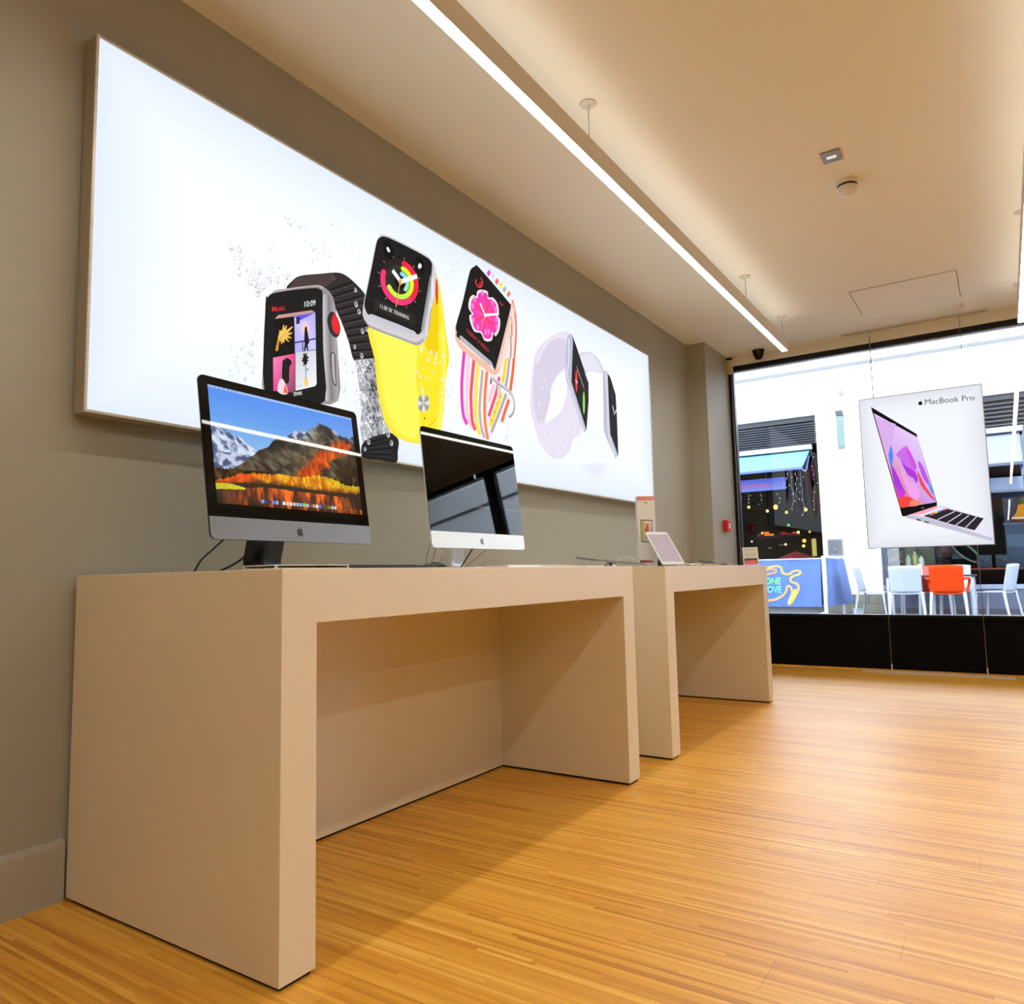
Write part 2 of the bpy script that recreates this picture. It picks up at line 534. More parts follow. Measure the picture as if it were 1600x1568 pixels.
# --- water, behind the watches
rnd = random.Random(3)
wa = Art(onbox, 0.000003)
def droplet(a, c, r, tone=205, core=(246, 250, 255)):
    a.oval(c, (r, 0), (0, r * 1.25), (tone, tone + 2, min(255, tone + 10)), 10)
    a.oval((c[0] - r * .12, c[1] + r * .12), (r * .72, 0), (0, r * .95), core, 10)
    a.oval((c[0] + r * .3, c[1] - r * .45), (r * .22, 0), (0, r * .3), (tone - 50, tone - 48, tone - 38), 6)
def spray(a, pts, n, spread, rmin, rmax, tones):
    path = curve(pts, 8, False)
    for _ in range(n):
        q = rnd.choice(path)
        c = (q[0] + rnd.gauss(0, spread), q[1] + rnd.gauss(0, spread))
        kind = rnd.random()
        if kind < 0.45: droplet(a, c, rnd.uniform(rmin, rmax), rnd.choice(tones))
        else:
            t = rnd.uniform(0, 6.28); l = rnd.uniform(rmin, rmax) * 2.2; k = rnd.choice(tones) - 15
            m = (c[0] + math.cos(t + .6) * l * .5, c[1] + math.sin(t + .6) * l * .5)
            a.line([c, m, (c[0] + math.cos(t) * l, c[1] + math.sin(t) * l)], rmin * rnd.uniform(.35, .8), (k, k + 2, k + 10), 3)
for pts, n, sp, r0, r1 in (
    ([(0.4595,2.06),(0.4816,2.03),(0.508,1.98),(0.5495,1.949),(0.5959,1.917)], 70, .016, .003, .011),
    ([(0.5449,2.003),(0.5757,1.984),(0.6105,1.989),(0.658,2.018),(0.7033,1.992)], 60, .018, .003, .010),
    ([(0.611,1.955),(0.5803,1.926),(0.5652,1.914)], 26, .02, .004, .012),
    ([(0.7051,2.236),(0.7306,2.219),(0.7911,2.22),(0.8179,2.183),(0.8451,2.153),(0.8407,2.119)], 46, .014, .003, .009),
    ([(0.8584,2.224),(0.9001,2.188),(0.8817,2.145),(0.9239,2.115)], 26, .02, .003, .009),
    ([(0.6287,2.12),(0.6332,2.077),(0.6418,2.026)], 12, .006, .003, .007),
    ([(0.9139,2.297),(1.011,2.251),(1.071,2.188)], 16, .02, .003, .008),
    ([(1.082,2.191),(1.068,2.133),(1.092,2.101)], 14, .014, .004, .012),
    ([(1.548,2.421),(1.615,2.404),(1.68,2.444),(1.731,2.407),(1.71,2.316)], 20, .014, .004, .011),
    ([(0.4718,1.665),(0.5347,1.705),(0.5927,1.764)], 22, .018, .004, .010),
    ([(0.4527,1.581),(0.5076,1.612),(0.5797,1.621)], 18, .018, .004, .010),
    ([(0.9597,1.733),(1.036,1.743),(1.105,1.766)], 40, .022, .003, .010),
    ([(0.9599,1.641),(1.035,1.642),(1.094,1.567),(1.084,1.478)], 46, .022, .003, .010),
    ([(1.679,1.853),(1.657,1.79),(1.722,1.716),(1.748,1.701)], 22, .016, .003, .009),
    ([(2.153,1.684),(2.217,1.687),(2.182,1.61),(2.232,1.581)], 24, .02, .004, .012),
    ([(1.67,2.413),(1.77,2.455),(1.714,2.314),(1.771,2.265)], 22, .022, .003, .009),
    ([(2.395,1.612),(2.499,1.645),(2.588,1.526)], 14, .02, .003, .009)):
    spray(wa, pts, int(n * .75), sp, r0, r1 * 1.15, (206, 214, 222, 230))
wa.build('water_splash_print', M_print, ad)

def rib_lines(a, left, right, n, w, col):
    for i in range(n):
        t = (i + .5) / n
        def at(P):
            P = curve(P, 6, False); q = t * (len(P) - 1); k = min(int(q), len(P) - 2); f = q - k
            return (P[k][0] * (1 - f) + P[k + 1][0] * f, P[k][1] * (1 - f) + P[k + 1][1] * f)
        a.line([at(left), at(right)], w, col, 1)

# --- dark watch showing a music screen
A = Art(onbox); A.h = .008
A.fill([(0.6991,1.964),(0.7231,2.003),(0.7642,2.037),(0.8677,2.08),(0.9404,2.109),(0.9874,2.118),(1.046,2.104),(1.115,2.067),(1.162,1.997),(1.181,1.802),(1.115,1.79),(1.047,1.769),(1.016,1.84),(0.9781,1.909),(0.9407,1.963),(0.9039,2.023),(0.7984,1.996)], (50, 45, 47))
A.poly([(0.7071,1.968),(0.7353,2.01),(0.7726,2.038),(0.8677,2.078),(0.9219,2.1),(0.9497,2.088),(0.9038,2.044),(0.8679,2.026),(0.7814,1.997)], (82, 71, 70))
for i in range(7):
    f = i / 7
    P, Q = [(0.7087,1.969),(0.7353,2.009),(0.7726,2.036),(0.8677,2.076),(0.9219,2.099)], [(0.7814,1.995),(0.8155,2.007),(0.8503,2.02),(0.8858,2.035),(0.922,2.061)]
    A.line([(p[0] * (1 - f) + q[0] * f, p[1] * (1 - f) + q[1] * f) for p, q in zip(P, Q)], .003, (62, 52, 52))
rib_lines(A, [(0.9039,2.03),(0.9407,1.97),(0.9781,1.909),(1.016,1.84),(1.05,1.772)], [(1.026,2.105),(1.105,2.056),(1.136,1.982),(1.166,1.893),(1.181,1.802)], 11, 0.011, (30, 26, 28))
rib_lines(A, [(0.9039,2.023),(0.9407,1.963),(0.9781,1.902),(1.016,1.833),(1.051,1.767)], [(1.031,2.098),(1.107,2.048),(1.138,1.974),(1.168,1.884),(1.181,1.797)], 11, 0.003, (84, 76, 78))
# strap seen through rushing water
A.poly([(1.055,1.773),(1.161,1.805),(1.186,1.694),(1.217,1.588),(1.259,1.497),(1.094,1.433),(1.08,1.492),(1.09,1.566),(1.074,1.665)], (172, 173, 178))
for _ in range(460):
    u, v = rnd.random(), rnd.random() ** .9
    P = [(1.067,1.776),(1.161,1.801),(1.092,1.45),(1.254,1.496)]
    c = ((P[0][0] * (1 - u) + P[1][0] * u) * (1 - v) + (P[2][0] * (1 - u) + P[3][0] * u) * v, (P[0][1] * (1 - u) + P[1][1] * u) * (1 - v) + (P[2][1] * (1 - u) + P[3][1] * u) * v)
    dark = max(0.0, 1 - abs(u - .5 - .25 * (1 - v)) * 2.2) * (1 - abs(v - .35))
    k = int(max(40, min(250, rnd.gauss(215 - 150 * dark, 50))))
    l = rnd.uniform(.008, .026); t = rnd.gauss(-1.2, .7)
    A.line([c, (c[0] + l * math.cos(t), c[1] + l * math.sin(t))], rnd.uniform(.003, .009), (k, k, min(255, k + 4)), 1)
A.fill([(1.09,1.427),(1.154,1.465),(1.216,1.485),(1.259,1.497),(1.309,1.472),(1.304,1.42),(1.293,1.37),(1.195,1.369),(1.091,1.371)], (46, 43, 46))
rib_lines(A, [(1.09,1.423),(1.091,1.368)], [(1.259,1.493),(1.269,1.37)], 5, 0.008, (26, 24, 26))
A.poly([(1.264,1.494),(1.309,1.472),(1.304,1.42),(1.291,1.37),(1.265,1.37)], (34, 32, 34))
for c in [(1.05,2.069),(1.053,2.009),(1.09,1.903),(1.045,1.825),(1.085,1.797),(1.07,1.982),(1.264,1.452),(1.124,1.437),(1.103,1.405),(1.243,1.487),(1.115,1.918)]: droplet(A, c, rnd.uniform(.006, .013), 225, (120, 114, 116))
# case and glass
A.fill([(0.6011,1.516),(0.5975,1.732),(0.5971,1.876),(0.6068,1.903),(0.6248,1.924),(0.6467,1.941),(0.7108,1.97),(0.8058,2.01),(0.8471,2.025),(0.8724,2.027),(0.8981,2.02),(0.9242,2.001),(0.9353,1.97),(0.942,1.935),(0.9444,1.854),(0.9534,1.755),(0.9537,1.581),(0.7929,1.545)], (150, 144, 148), 3)
A.band([(0.8726,1.995),(0.8732,1.868),(0.8802,1.705),(0.8871,1.568)], [(0.9025,2.001),(0.9073,1.878),(0.9121,1.712),(0.919,1.574)], (205, 200, 204), (128, 122, 126))
A.band([(0.9025,2.001),(0.9073,1.878),(0.9121,1.712),(0.919,1.574)], [(0.9331,1.969),(0.9399,1.887),(0.949,1.754),(0.9524,1.58)], (128, 122, 126), (176, 170, 175))
A.band([(0.6248,1.924),(0.7108,1.969),(0.8059,2.009),(0.8471,2.024),(0.8725,2.024)], [(0.6358,1.926),(0.7109,1.961),(0.8059,2.002),(0.8472,2.016),(0.8683,2.01)], (215, 200, 200), (120, 112, 114))
A.fill([(0.6018,1.516),(0.5982,1.876),(0.6069,1.9),(0.6248,1.92),(0.6542,1.936),(0.7498,1.977),(0.8306,2.008),(0.8556,2.011),(0.87,2.001),(0.8695,1.934),(0.8736,1.769),(0.8838,1.568),(0.7535,1.537)], (29, 29, 30), 3)
A.fill([(0.8943,1.894),(0.902,1.921),(0.9157,1.937),(0.9332,1.937),(0.953,1.917),(0.9651,1.887),(0.962,1.862),(0.9488,1.841),(0.9291,1.838),(0.9074,1.854)], (48, 46, 48))
A.fill([(0.9176,1.901),(0.9253,1.925),(0.9376,1.935),(0.953,1.914),(0.9642,1.886),(0.9598,1.865),(0.9444,1.852),(0.929,1.86),(0.9203,1.878)], (228, 44, 46))
A.line([(0.9184,1.77),(0.9142,1.752),(0.9187,1.697),(0.9296,1.649),(0.9427,1.64)], .006, (70, 66, 70))
A.line([(0.9271,1.769),(0.9228,1.748),(0.9273,1.682),(0.9383,1.648)], .008, (196, 190, 196))
A.line([(0.9184,1.77),(0.9314,1.771),(0.938,1.751),(0.9404,1.685),(0.9435,1.642)], .005, (84, 80, 84))
A.poly([(0.6388,1.829),(0.6552,1.849),(0.8147,1.914),(0.832,1.91),(0.7312,1.866)], (196, 152, 145))
A.poly([(0.6351,1.828),(0.7296,1.865),(0.7332,1.725),(0.6343,1.686)], (24, 22, 20))
A.poly([(0.7296,1.866),(0.8328,1.91),(0.8369,1.763),(0.7344,1.725)], [(196, 192, 246), (176, 170, 240), (206, 202, 250), (170, 166, 246)])
A.poly([(0.7296,1.866),(0.8328,1.91),(0.7509,1.852)], (104, 88, 226))
A.poly([(0.739,1.864),(0.7566,1.871),(0.7557,1.844),(0.7392,1.837)], (52, 46, 84))
A.oval([(0.7848,1.83)][0], (.022, 0), (0, .03), (236, 200, 205), 14)
A.line([(0.7321,1.763),(0.8367,1.806)], .006, (70, 62, 130), 1)
A.line([(0.7704,1.779),(0.7715,1.74)], .005, (60, 54, 110), 1)
A.fill([(0.7801,1.823),(0.782,1.836),(0.7867,1.841),(0.7908,1.838),(0.7933,1.827),(0.7983,1.806),(0.8033,1.781),(0.7961,1.773),(0.7987,1.751),(0.7922,1.749),(0.7889,1.761),(0.7835,1.745),(0.7771,1.744),(0.7808,1.772),(0.7784,1.784)], (34, 24, 40))
A.poly([(0.6336,1.682),(0.7344,1.722),(0.7377,1.572),(0.6365,1.559)], [(250, 130, 180), (240, 66, 130), (120, 70, 96), (240, 60, 150)])
A.fill([(0.6759,1.665),(0.6776,1.681),(0.6869,1.689),(0.6963,1.696),(0.7135,1.692),(0.7189,1.679),(0.7099,1.667),(0.7079,1.635),(0.7067,1.607),(0.6935,1.598),(0.6832,1.611),(0.6749,1.614)], (36, 30, 34))
A.fill([(0.6547,1.565),(0.6624,1.603),(0.675,1.612),(0.6878,1.599),(0.7033,1.565),(0.6771,1.554)], (236, 216, 214))
A.poly([(0.6879,1.593),(0.7052,1.563),(0.6807,1.561)], (240, 96, 80))
A.poly([(0.7363,1.726),(0.837,1.76),(0.841,1.627),(0.8329,1.616),(0.7384,1.579)], [(206, 208, 216), (214, 218, 226), (236, 238, 244), (240, 242, 248), (226, 228, 236)])
A.line([(0.785,1.699),(0.7873,1.652),(0.7888,1.607)], .003, (70, 66, 60), 1)
for e in [(0.7736,1.732),(0.7915,1.738),(0.8017,1.726),(0.7998,1.709),(0.7918,1.694),(0.7759,1.683),(0.7659,1.698),(0.7678,1.711),(0.7815,1.737)]:
    A.line([[(0.7837,1.712)][0], e], .013, (38, 36, 34), 1, True)
A.oval([(0.7837,1.709)][0], (.011, 0), (0, .02), (34, 32, 30), 10)
A.oval([(0.7944,1.674)][0], (.003, 0), (0, .005), (40, 38, 36), 8)
A.oval([(0.7883,1.623)][0], (.011, 0), (0, .014), (246, 206, 90), 12)
A.line([(0.7413,1.595),(0.7726,1.607)], .002, (180, 180, 186), 1)
# golden hand on the first cover
A.fill([(0.6442,1.712),(0.6501,1.711),(0.656,1.716),(0.6608,1.748),(0.6673,1.762),(0.6561,1.769),(0.6526,1.752),(0.6462,1.726)], (205, 150, 50))
A.fill([(0.6544,1.756),(0.6604,1.785),(0.6744,1.798),(0.6933,1.804),(0.7011,1.787),(0.6899,1.768),(0.6712,1.754),(0.6608,1.751)], (226, 172, 66))
for e in [(0.681,1.819),(0.6939,1.819),(0.7218,1.823),(0.7201,1.798),(0.7165,1.778),(0.7051,1.761),(0.6825,1.751),(0.6713,1.743),(0.6603,1.792)]:
    A.line([[(0.6766,1.777)][0], e], .016, (238, 190, 88), 1, True)
A.line([(0.6606,1.764),(0.669,1.782),(0.682,1.794)], .004, (250, 224, 150))
A.text('Music', [(0.6278,1.853)][0], [(0.6872,1.877)][0], [(0.6261,1.873)][0], (232, 44, 56), .004)
A.text('10:09', [(0.779,1.916)][0], [(0.8339,1.939)][0], [(0.778,1.938)][0], (240, 246, 246), .004)
A.text('mes', [(0.7301,1.558)][0], [(0.7689,1.571)][0], [(0.7291,1.577)][0], (236, 238, 240), .004)
o = A.build('watch_print', M_print, ad); o['label'] = 'dark printed watch with a red crown showing a music screen'

# --- yellow watch with activity rings
A = Art(onbox); A.h = .013
A.fill([(1.135,1.927),(1.143,1.872),(1.161,1.801),(1.176,1.685),(1.201,1.593),(1.233,1.527),(1.281,1.489),(1.359,1.473),(1.47,1.476),(1.575,1.495),(1.615,1.591),(1.636,1.702),(1.652,1.831),(1.677,1.93),(1.656,2.036),(1.626,2.199),(1.583,2.326),(1.544,2.283),(1.496,1.994),(1.434,1.934),(1.263,1.933)], (250, 228, 44))
A.fill([(1.125,1.931),(1.161,1.801),(1.181,1.671),(1.201,1.593),(1.233,1.527),(1.292,1.493),(1.382,1.482),(1.44,1.516),(1.45,1.668),(1.427,1.784),(1.434,1.929),(1.263,1.929)], (255, 244, 92))
A.band([(1.127,1.928),(1.161,1.801),(1.181,1.671),(1.201,1.593),(1.233,1.527),(1.281,1.489),(1.359,1.473),(1.47,1.476)], [(1.156,1.935),(1.197,1.81),(1.223,1.679),(1.249,1.601),(1.287,1.55),(1.325,1.518),(1.382,1.503),(1.47,1.503)], (246, 222, 50), (255, 244, 92))
A.fill([(1.524,2.101),(1.576,2.294),(1.594,2.155),(1.599,2.021),(1.58,1.924),(1.501,1.938)], (240, 206, 16))
A.line([(1.586,2.306),(1.613,2.195),(1.637,2.048),(1.647,1.932)], .012, (255, 242, 80))
A.band([(1.624,2.079),(1.645,1.948),(1.648,1.831),(1.623,1.658),(1.594,1.514)], [(1.59,2.019),(1.608,1.931),(1.606,1.822),(1.577,1.65),(1.55,1.507)], (255, 246, 110), (250, 230, 52))
P = [(1.481,1.667),(1.525,1.675),(1.482,1.709)][0:3]
ce, ra, rb = P[0], (P[1][0] - P[0][0], P[1][1] - P[0][1]), (P[2][0] - P[0][0], P[2][1] - P[0][1])
A.h += .0002
for i in range(24):
    t0, t1 = math.tau * i / 24, math.tau * (i + 1) / 24
    k = int(190 + 45 * math.cos(4 * t0 + .4))
    A.poly([ce] + [(ce[0] + ra[0] * math.cos(t) + rb[0] * math.sin(t), ce[1] + ra[1] * math.cos(t) + rb[1] * math.sin(t)) for t in (t0, t1)], (k, k - 3, k - 10), False)
A.line([(1.517,1.566),(1.547,1.588),(1.568,1.611)], .004, (214, 182, 30))
A.oval([(1.486,1.597)][0], (.005, 0), (0, .006), (96, 86, 40), 8)
spray(A, [(1.5,1.947),(1.481,1.9),(1.522,1.894),(1.577,1.915),(1.632,1.908),(1.696,1.939)], 60, .018, .002, .007, (244, 230, 206, 190))
spray(A, [(1.44,1.814),(1.445,1.776),(1.462,1.749),(1.521,1.792),(1.581,1.821)], 46, .018, .002, .007, (244, 232, 214))
spray(A, [(1.63,1.8),(1.622,1.726),(1.633,1.665)], 20, .012, .003, .008, (216, 206))
A.fill([(1.192,2.358),(1.217,2.373),(1.28,2.381),(1.435,2.384),(1.517,2.382),(1.553,2.366),(1.577,2.338),(1.582,2.291),(1.579,2.241),(1.55,2.152),(1.521,2.025),(1.499,1.972),(1.47,1.945),(1.429,1.927),(1.341,1.927),(1.184,1.927),(1.125,1.933),(1.094,1.96),(1.089,1.994),(1.101,2.054),(1.136,2.188),(1.169,2.313)], (204, 202, 206), 3)
A.band([(1.092,1.981),(1.12,1.953),(1.184,1.948),(1.319,1.948),(1.43,1.956),(1.482,1.991)], [(1.092,1.959),(1.125,1.932),(1.184,1.928),(1.335,1.928),(1.429,1.928),(1.481,1.959)], (226, 222, 228), (140, 136, 144))
A.band([(1.55,2.345),(1.533,2.243),(1.501,2.098),(1.476,2.001)], [(1.571,2.336),(1.567,2.253),(1.534,2.107),(1.505,1.985)], (170, 168, 172), (232, 230, 232))
A.fill([(1.197,2.353),(1.222,2.366),(1.28,2.373),(1.435,2.376),(1.517,2.373),(1.544,2.363),(1.55,2.341),(1.533,2.243),(1.489,2.055),(1.47,2.007),(1.453,1.987),(1.424,1.98),(1.288,1.977),(1.135,1.982),(1.106,1.999),(1.099,2.025),(1.111,2.075),(1.141,2.189),(1.171,2.31),(1.181,2.336)], (29, 28, 28), 3)
A.poly([(1.129,1.985),(1.141,1.992),(1.32,1.993),(1.419,1.99),(1.432,1.982),(1.396,1.973),(1.277,1.973),(1.135,1.978)], (196, 194, 206))
A.poly([(1.534,2.291),(1.54,2.293),(1.482,2.018),(1.465,2.01)], (150, 150, 154))
ce = [(1.323,2.191)][0]
pa, pb = [(1.458,2.192)][0], [(1.352,2.31)][0]
ra, rb = (pa[0] - ce[0], pa[1] - ce[1]), (pb[0] - ce[0], pb[1] - ce[1])
A.arc(ce, ra, rb, .70, .92, 0, 359, (44, 34, 36)); A.arc(ce, ra, rb, .48, .69, 0, 359, (50, 50, 42)); A.arc(ce, ra, rb, .27, .46, 0, 359, (36, 42, 42))
A.oval(ce, (ra[0] * .27, ra[1] * .27), (rb[0] * .27, rb[1] * .27), (14, 14, 16))
for i in range(12):
    t = math.tau * i / 12
    q = [(ce[0] + r * (math.sin(t) * ra[0] + math.cos(t) * rb[0]), ce[1] + r * (math.sin(t) * ra[1] + math.cos(t) * rb[1])) for r in (.96, 1.05)]
    A.line(q, .004, (150, 150, 146), 1)
A.arc(ce, ra, rb, .70, .92, 2, 130, (248, 36, 70)); A.arc(ce, ra, rb, .70, .92, 130, 277, (250, 54, 118))
A.arc(ce, ra, rb, .48, .68, 2, 130, (226, 246, 40)); A.arc(ce, ra, rb, .48, .68, 130, 230, (200, 240, 72))
A.arc(ce, ra, rb, .27, .45, 2, 70, (140, 214, 240)); A.arc(ce, ra, rb, .27, .45, 70, 121, (160, 226, 190))
A.line([(1.324,2.197),(1.274,2.229)], .022, (250, 250, 250), 1); A.line([(1.33,2.196),(1.44,2.258)], .02, (250, 250, 250), 1)
A.line([(1.326,2.203),(1.295,2.069)], .005, (224, 160, 70), 1); A.oval([(1.325,2.193)][0], (.012, 0), (0, .014), (232, 176, 90), 12)
A.oval([(1.245,2.314)][0], (.036, -.004), (0, .04), (16, 16, 16)); A.fill([(1.235,2.319),(1.246,2.326),(1.258,2.316),(1.256,2.306),(1.244,2.305)], (236, 240, 240), 3)
A.oval([(1.461,2.316)][0], (.036, -.004), (0, .04), (16, 16, 16))
A.line([(1.458,2.325),(1.461,2.314),(1.451,2.301)], .014, (240, 244, 244)); A.line([(1.449,2.31),(1.473,2.32)], .010, (240, 244, 244), 1); A.line([(1.461,2.314),(1.468,2.307)], .010, (240, 244, 244), 1)
A.line([(1.157,2.041),(1.422,2.044)], .05, (42, 40, 38), 1)
A.text('11:00 5K TRAINING', [(1.193,2.034)][0], [(1.38,2.033)][0], [(1.196,2.052)][0], (232, 232, 228), .0)
A.oval([(1.556,2.236)][0], (.013, 0), (0, .072), (206, 206, 214)); A.oval([(1.552,2.237)][0], (.007, 0), (0, .055), (236, 236, 240)); A.oval([(1.583,2.228)][0], (.010, 0), (0, .068), (236, 52, 50))
A.line([(1.534,2.131),(1.515,2.062),(1.512,2.026)], .012, (226, 224, 228)); A.line([(1.54,2.133),(1.523,2.065),(1.519,2.02)], .004, (120, 118, 122))
o = A.build('watch_print', M_print, ad); o['label'] = 'yellow printed watch with coloured activity rings on its face'

# --- rose watch with flower face and striped strap
A = Art(onbox); A.h = .013
A.fill([(1.798,1.999),(1.776,1.881),(1.768,1.78),(1.774,1.699),(1.794,1.64),(1.823,1.617),(1.919,1.586),(1.993,1.566),(2.023,1.587),(2.079,1.665),(2.122,1.679),(2.189,1.805),(2.23,1.874),(2.261,1.987),(2.277,2.139),(2.177,2.157),(2.121,2.014),(2.07,1.931),(2.01,1.921),(1.851,1.978)], (250, 234, 238), 3)
for pts, w, col in (([(1.8,1.993),(1.784,1.899),(1.774,1.814),(1.774,1.732),(1.779,1.683),(1.791,1.646),(1.815,1.622)], .017, (226, 72, 190)), ([(1.837,1.978),(1.821,1.857),(1.814,1.756),(1.814,1.689),(1.826,1.642),(1.853,1.609)], .015, (250, 200, 216)),
    ([(1.88,1.966),(1.862,1.866),(1.849,1.779),(1.85,1.712),(1.856,1.647),(1.881,1.601)], .017, (240, 88, 104)), ([(1.919,1.956),(1.899,1.857),(1.89,1.753),(1.888,1.685),(1.9,1.62),(1.921,1.586)], .019, (253, 226, 84)),
    ([(1.954,1.927),(1.937,1.83),(1.923,1.742),(1.924,1.675),(1.937,1.616),(1.961,1.573)], .014, (184, 180, 172)), ([(1.993,1.928),(1.974,1.82),(1.966,1.733),(1.969,1.648),(1.99,1.569)], .016, (245, 128, 80)),
    ([(2.191,2.103),(2.161,1.983),(2.137,1.899)], .016, (250, 214, 40)), ([(2.223,2.147),(2.197,1.991),(2.165,1.879)], .014, (176, 172, 168)), ([(2.262,2.15),(2.243,2.001),(2.21,1.87)], .016, (240, 104, 66)),
    ([(2.106,1.924),(2.075,1.833),(2.028,1.744),(2.002,1.693)], .015, (240, 84, 104)), ([(2.056,1.871),(2.027,1.817),(2.008,1.771)], .014, (250, 196, 212)), ([(2.125,1.843),(2.076,1.752),(2.011,1.643)], .018, (253, 222, 50)),
    ([(2.169,1.844),(2.106,1.74),(2.022,1.611)], .014, (178, 174, 170)), ([(2.196,1.817),(2.156,1.749),(2.122,1.683)], .016, (240, 112, 74))):
    A.line(pts, w * 1.5, col)
for q in [(2.096,1.823),(2.068,1.779),(2.042,1.732),(2.011,1.684)]: A.line([q, (q[0] + .022, q[1] - .012)], .005, (150, 120, 110), 1)
A.poly([(2.227,2.39),(2.254,2.398),(2.282,2.354),(2.291,2.244),(2.267,2.063),(2.135,2.032),(2.207,2.295)], (250, 226, 222))
A.line([(2.251,2.39),(2.279,2.316),(2.281,2.204),(2.258,2.061)], .015, (234, 96, 70))
A.line([(2.223,2.188),(2.227,2.116),(2.218,2.052)], .012, (150, 146, 146))
for q, col in zip([(2.024,2.471),(2.063,2.466),(2.099,2.449),(2.136,2.44),(2.172,2.428),(2.212,2.414)], ((228, 76, 196), (250, 206, 220), (242, 92, 110), (250, 226, 60), (176, 180, 166), (246, 120, 66))):
    A.line([(q[0] - .010, q[1] - .016), (q[0] + .006, q[1] + .004), (q[0] + .016, q[1] + .012)], .022, col)
A.fill([(1.735,2.11),(1.722,2.051),(1.749,2.007),(1.805,1.984),(1.991,1.931),(2.054,1.923),(2.094,1.94),(2.125,1.985),(2.205,2.143),(2.256,2.261),(2.275,2.347),(2.232,2.364),(2.143,2.161),(2.074,1.966),(1.999,1.97),(1.756,2.036)], (240, 188, 166), 3)
A.band([(2.235,2.353),(2.206,2.248),(2.14,2.092),(2.084,1.955)], [(2.268,2.336),(2.24,2.239),(2.186,2.112),(2.114,1.979)], (226, 200, 196), (250, 226, 220))
A.fill([(1.869,2.44),(1.905,2.466),(1.94,2.47),(2.211,2.368),(2.23,2.347),(2.217,2.304),(2.078,1.975),(2.057,1.96),(2.006,1.974),(1.762,2.038),(1.738,2.071),(1.735,2.11),(1.786,2.228),(1.848,2.402)], (31, 29, 30), 3)
A.poly([(1.759,2.057),(1.775,2.063),(2.035,1.99),(2.056,1.963),(1.999,1.97),(1.768,2.035)], (186, 182, 188))
fl = [(1.964,2.359),(2.011,2.364),(2.019,2.334),(2.059,2.346),(2.104,2.324),(2.115,2.274),(2.099,2.259),(2.124,2.242),(2.116,2.186),(2.079,2.139),(2.057,2.149),(2.044,2.11),(2.009,2.093),(1.971,2.091),(1.943,2.12),(1.888,2.114),(1.856,2.147),(1.846,2.185),(1.868,2.202),(1.84,2.224),(1.849,2.275),(1.882,2.306),(1.908,2.305),(1.917,2.334),(1.94,2.351)]
A.fan(fl, (255, 244, 240), (246, 232, 230), k=3)
mf = [(1.984,2.226)][0]
A.fan([(mf[0] + (q[0] - mf[0]) * .87, mf[1] + (q[1] - mf[1]) * .9) for q in fl], (255, 76, 96), (232, 60, 186), mid=mf, k=3)
for i, e in enumerate([(1.957,2.322),(2.022,2.317),(2.07,2.306),(2.075,2.272),(2.091,2.219),(2.078,2.172),(2.01,2.122),(1.98,2.125),(1.912,2.138),(1.884,2.168),(1.88,2.222),(1.881,2.271)]):
    A.line([mf, e], .016, ((255, 60, 110) if i % 2 else (246, 84, 190)), 1, True)
for e in [(1.963,2.34),(1.893,2.285),(1.875,2.245),(2.052,2.317),(2.081,2.288),(2.089,2.232),(2.091,2.193),(2.017,2.148),(1.987,2.137),(1.917,2.146),(1.879,2.172)]:
    A.oval(e, (.013, 0), (0, .017), (250, 128, 214), 8)
A.line([(1.941,2.28),(1.982,2.229)], .012, (255, 240, 244), 1); A.line([(1.984,2.228),(2.113,2.271)], .013, (255, 244, 246), 1); A.line([(1.982,2.229),(1.946,2.135)], .004, (255, 150, 190), 1); A.oval(mf, (.010, 0), (0, .012), (255, 240, 240), 10)
A.line([(1.906,2.397),(1.91,2.374),(1.932,2.364),(1.959,2.379),(1.965,2.402),(1.951,2.421)], .009, (236, 60, 66)); A.line([(1.933,2.381),(1.941,2.38),(1.949,2.397)], .008, (214, 48, 54))
A.text('TUESDAY 27 MARCH', [(1.813,2.098)][0], [(2.007,2.034)][0], [(1.823,2.113)][0], (226, 62, 70), .0)
A.text('72\u00b0', [(2.112,2.33)][0], [(2.152,2.32)][0], [(2.125,2.345)][0], (226, 70, 74), .006)
A.oval([(2.227,2.225)][0], (.018, 0), (0, .068), (206, 170, 160)); A.oval([(2.224,2.228)][0], (.010, 0), (0, .052), (250, 222, 204)); A.oval([(2.237,2.218)][0], (.006, 0), (0, .04), (232, 96, 90))
bk = [(2.026,1.907),(2.111,1.886),(2.198,1.864),(2.235,1.835),(2.243,1.782),(2.219,1.741),(2.186,1.723)]
A.line(bk, .020, (150, 150, 158)); A.line([(q[0] - .003, q[1] + .004) for q in bk], .009, (226, 226, 232))
A.poly([(2.021,1.899),(2.035,1.888),(2.033,1.874),(2.018,1.864)], (84, 82, 86)); A.poly([(2.086,1.881),(2.123,1.871),(2.11,1.822),(2.082,1.831)], (206, 206, 214))
o = A.build('watch_print', M_print, ad); o['label'] = 'rose printed watch with a pink flower face and striped strap'

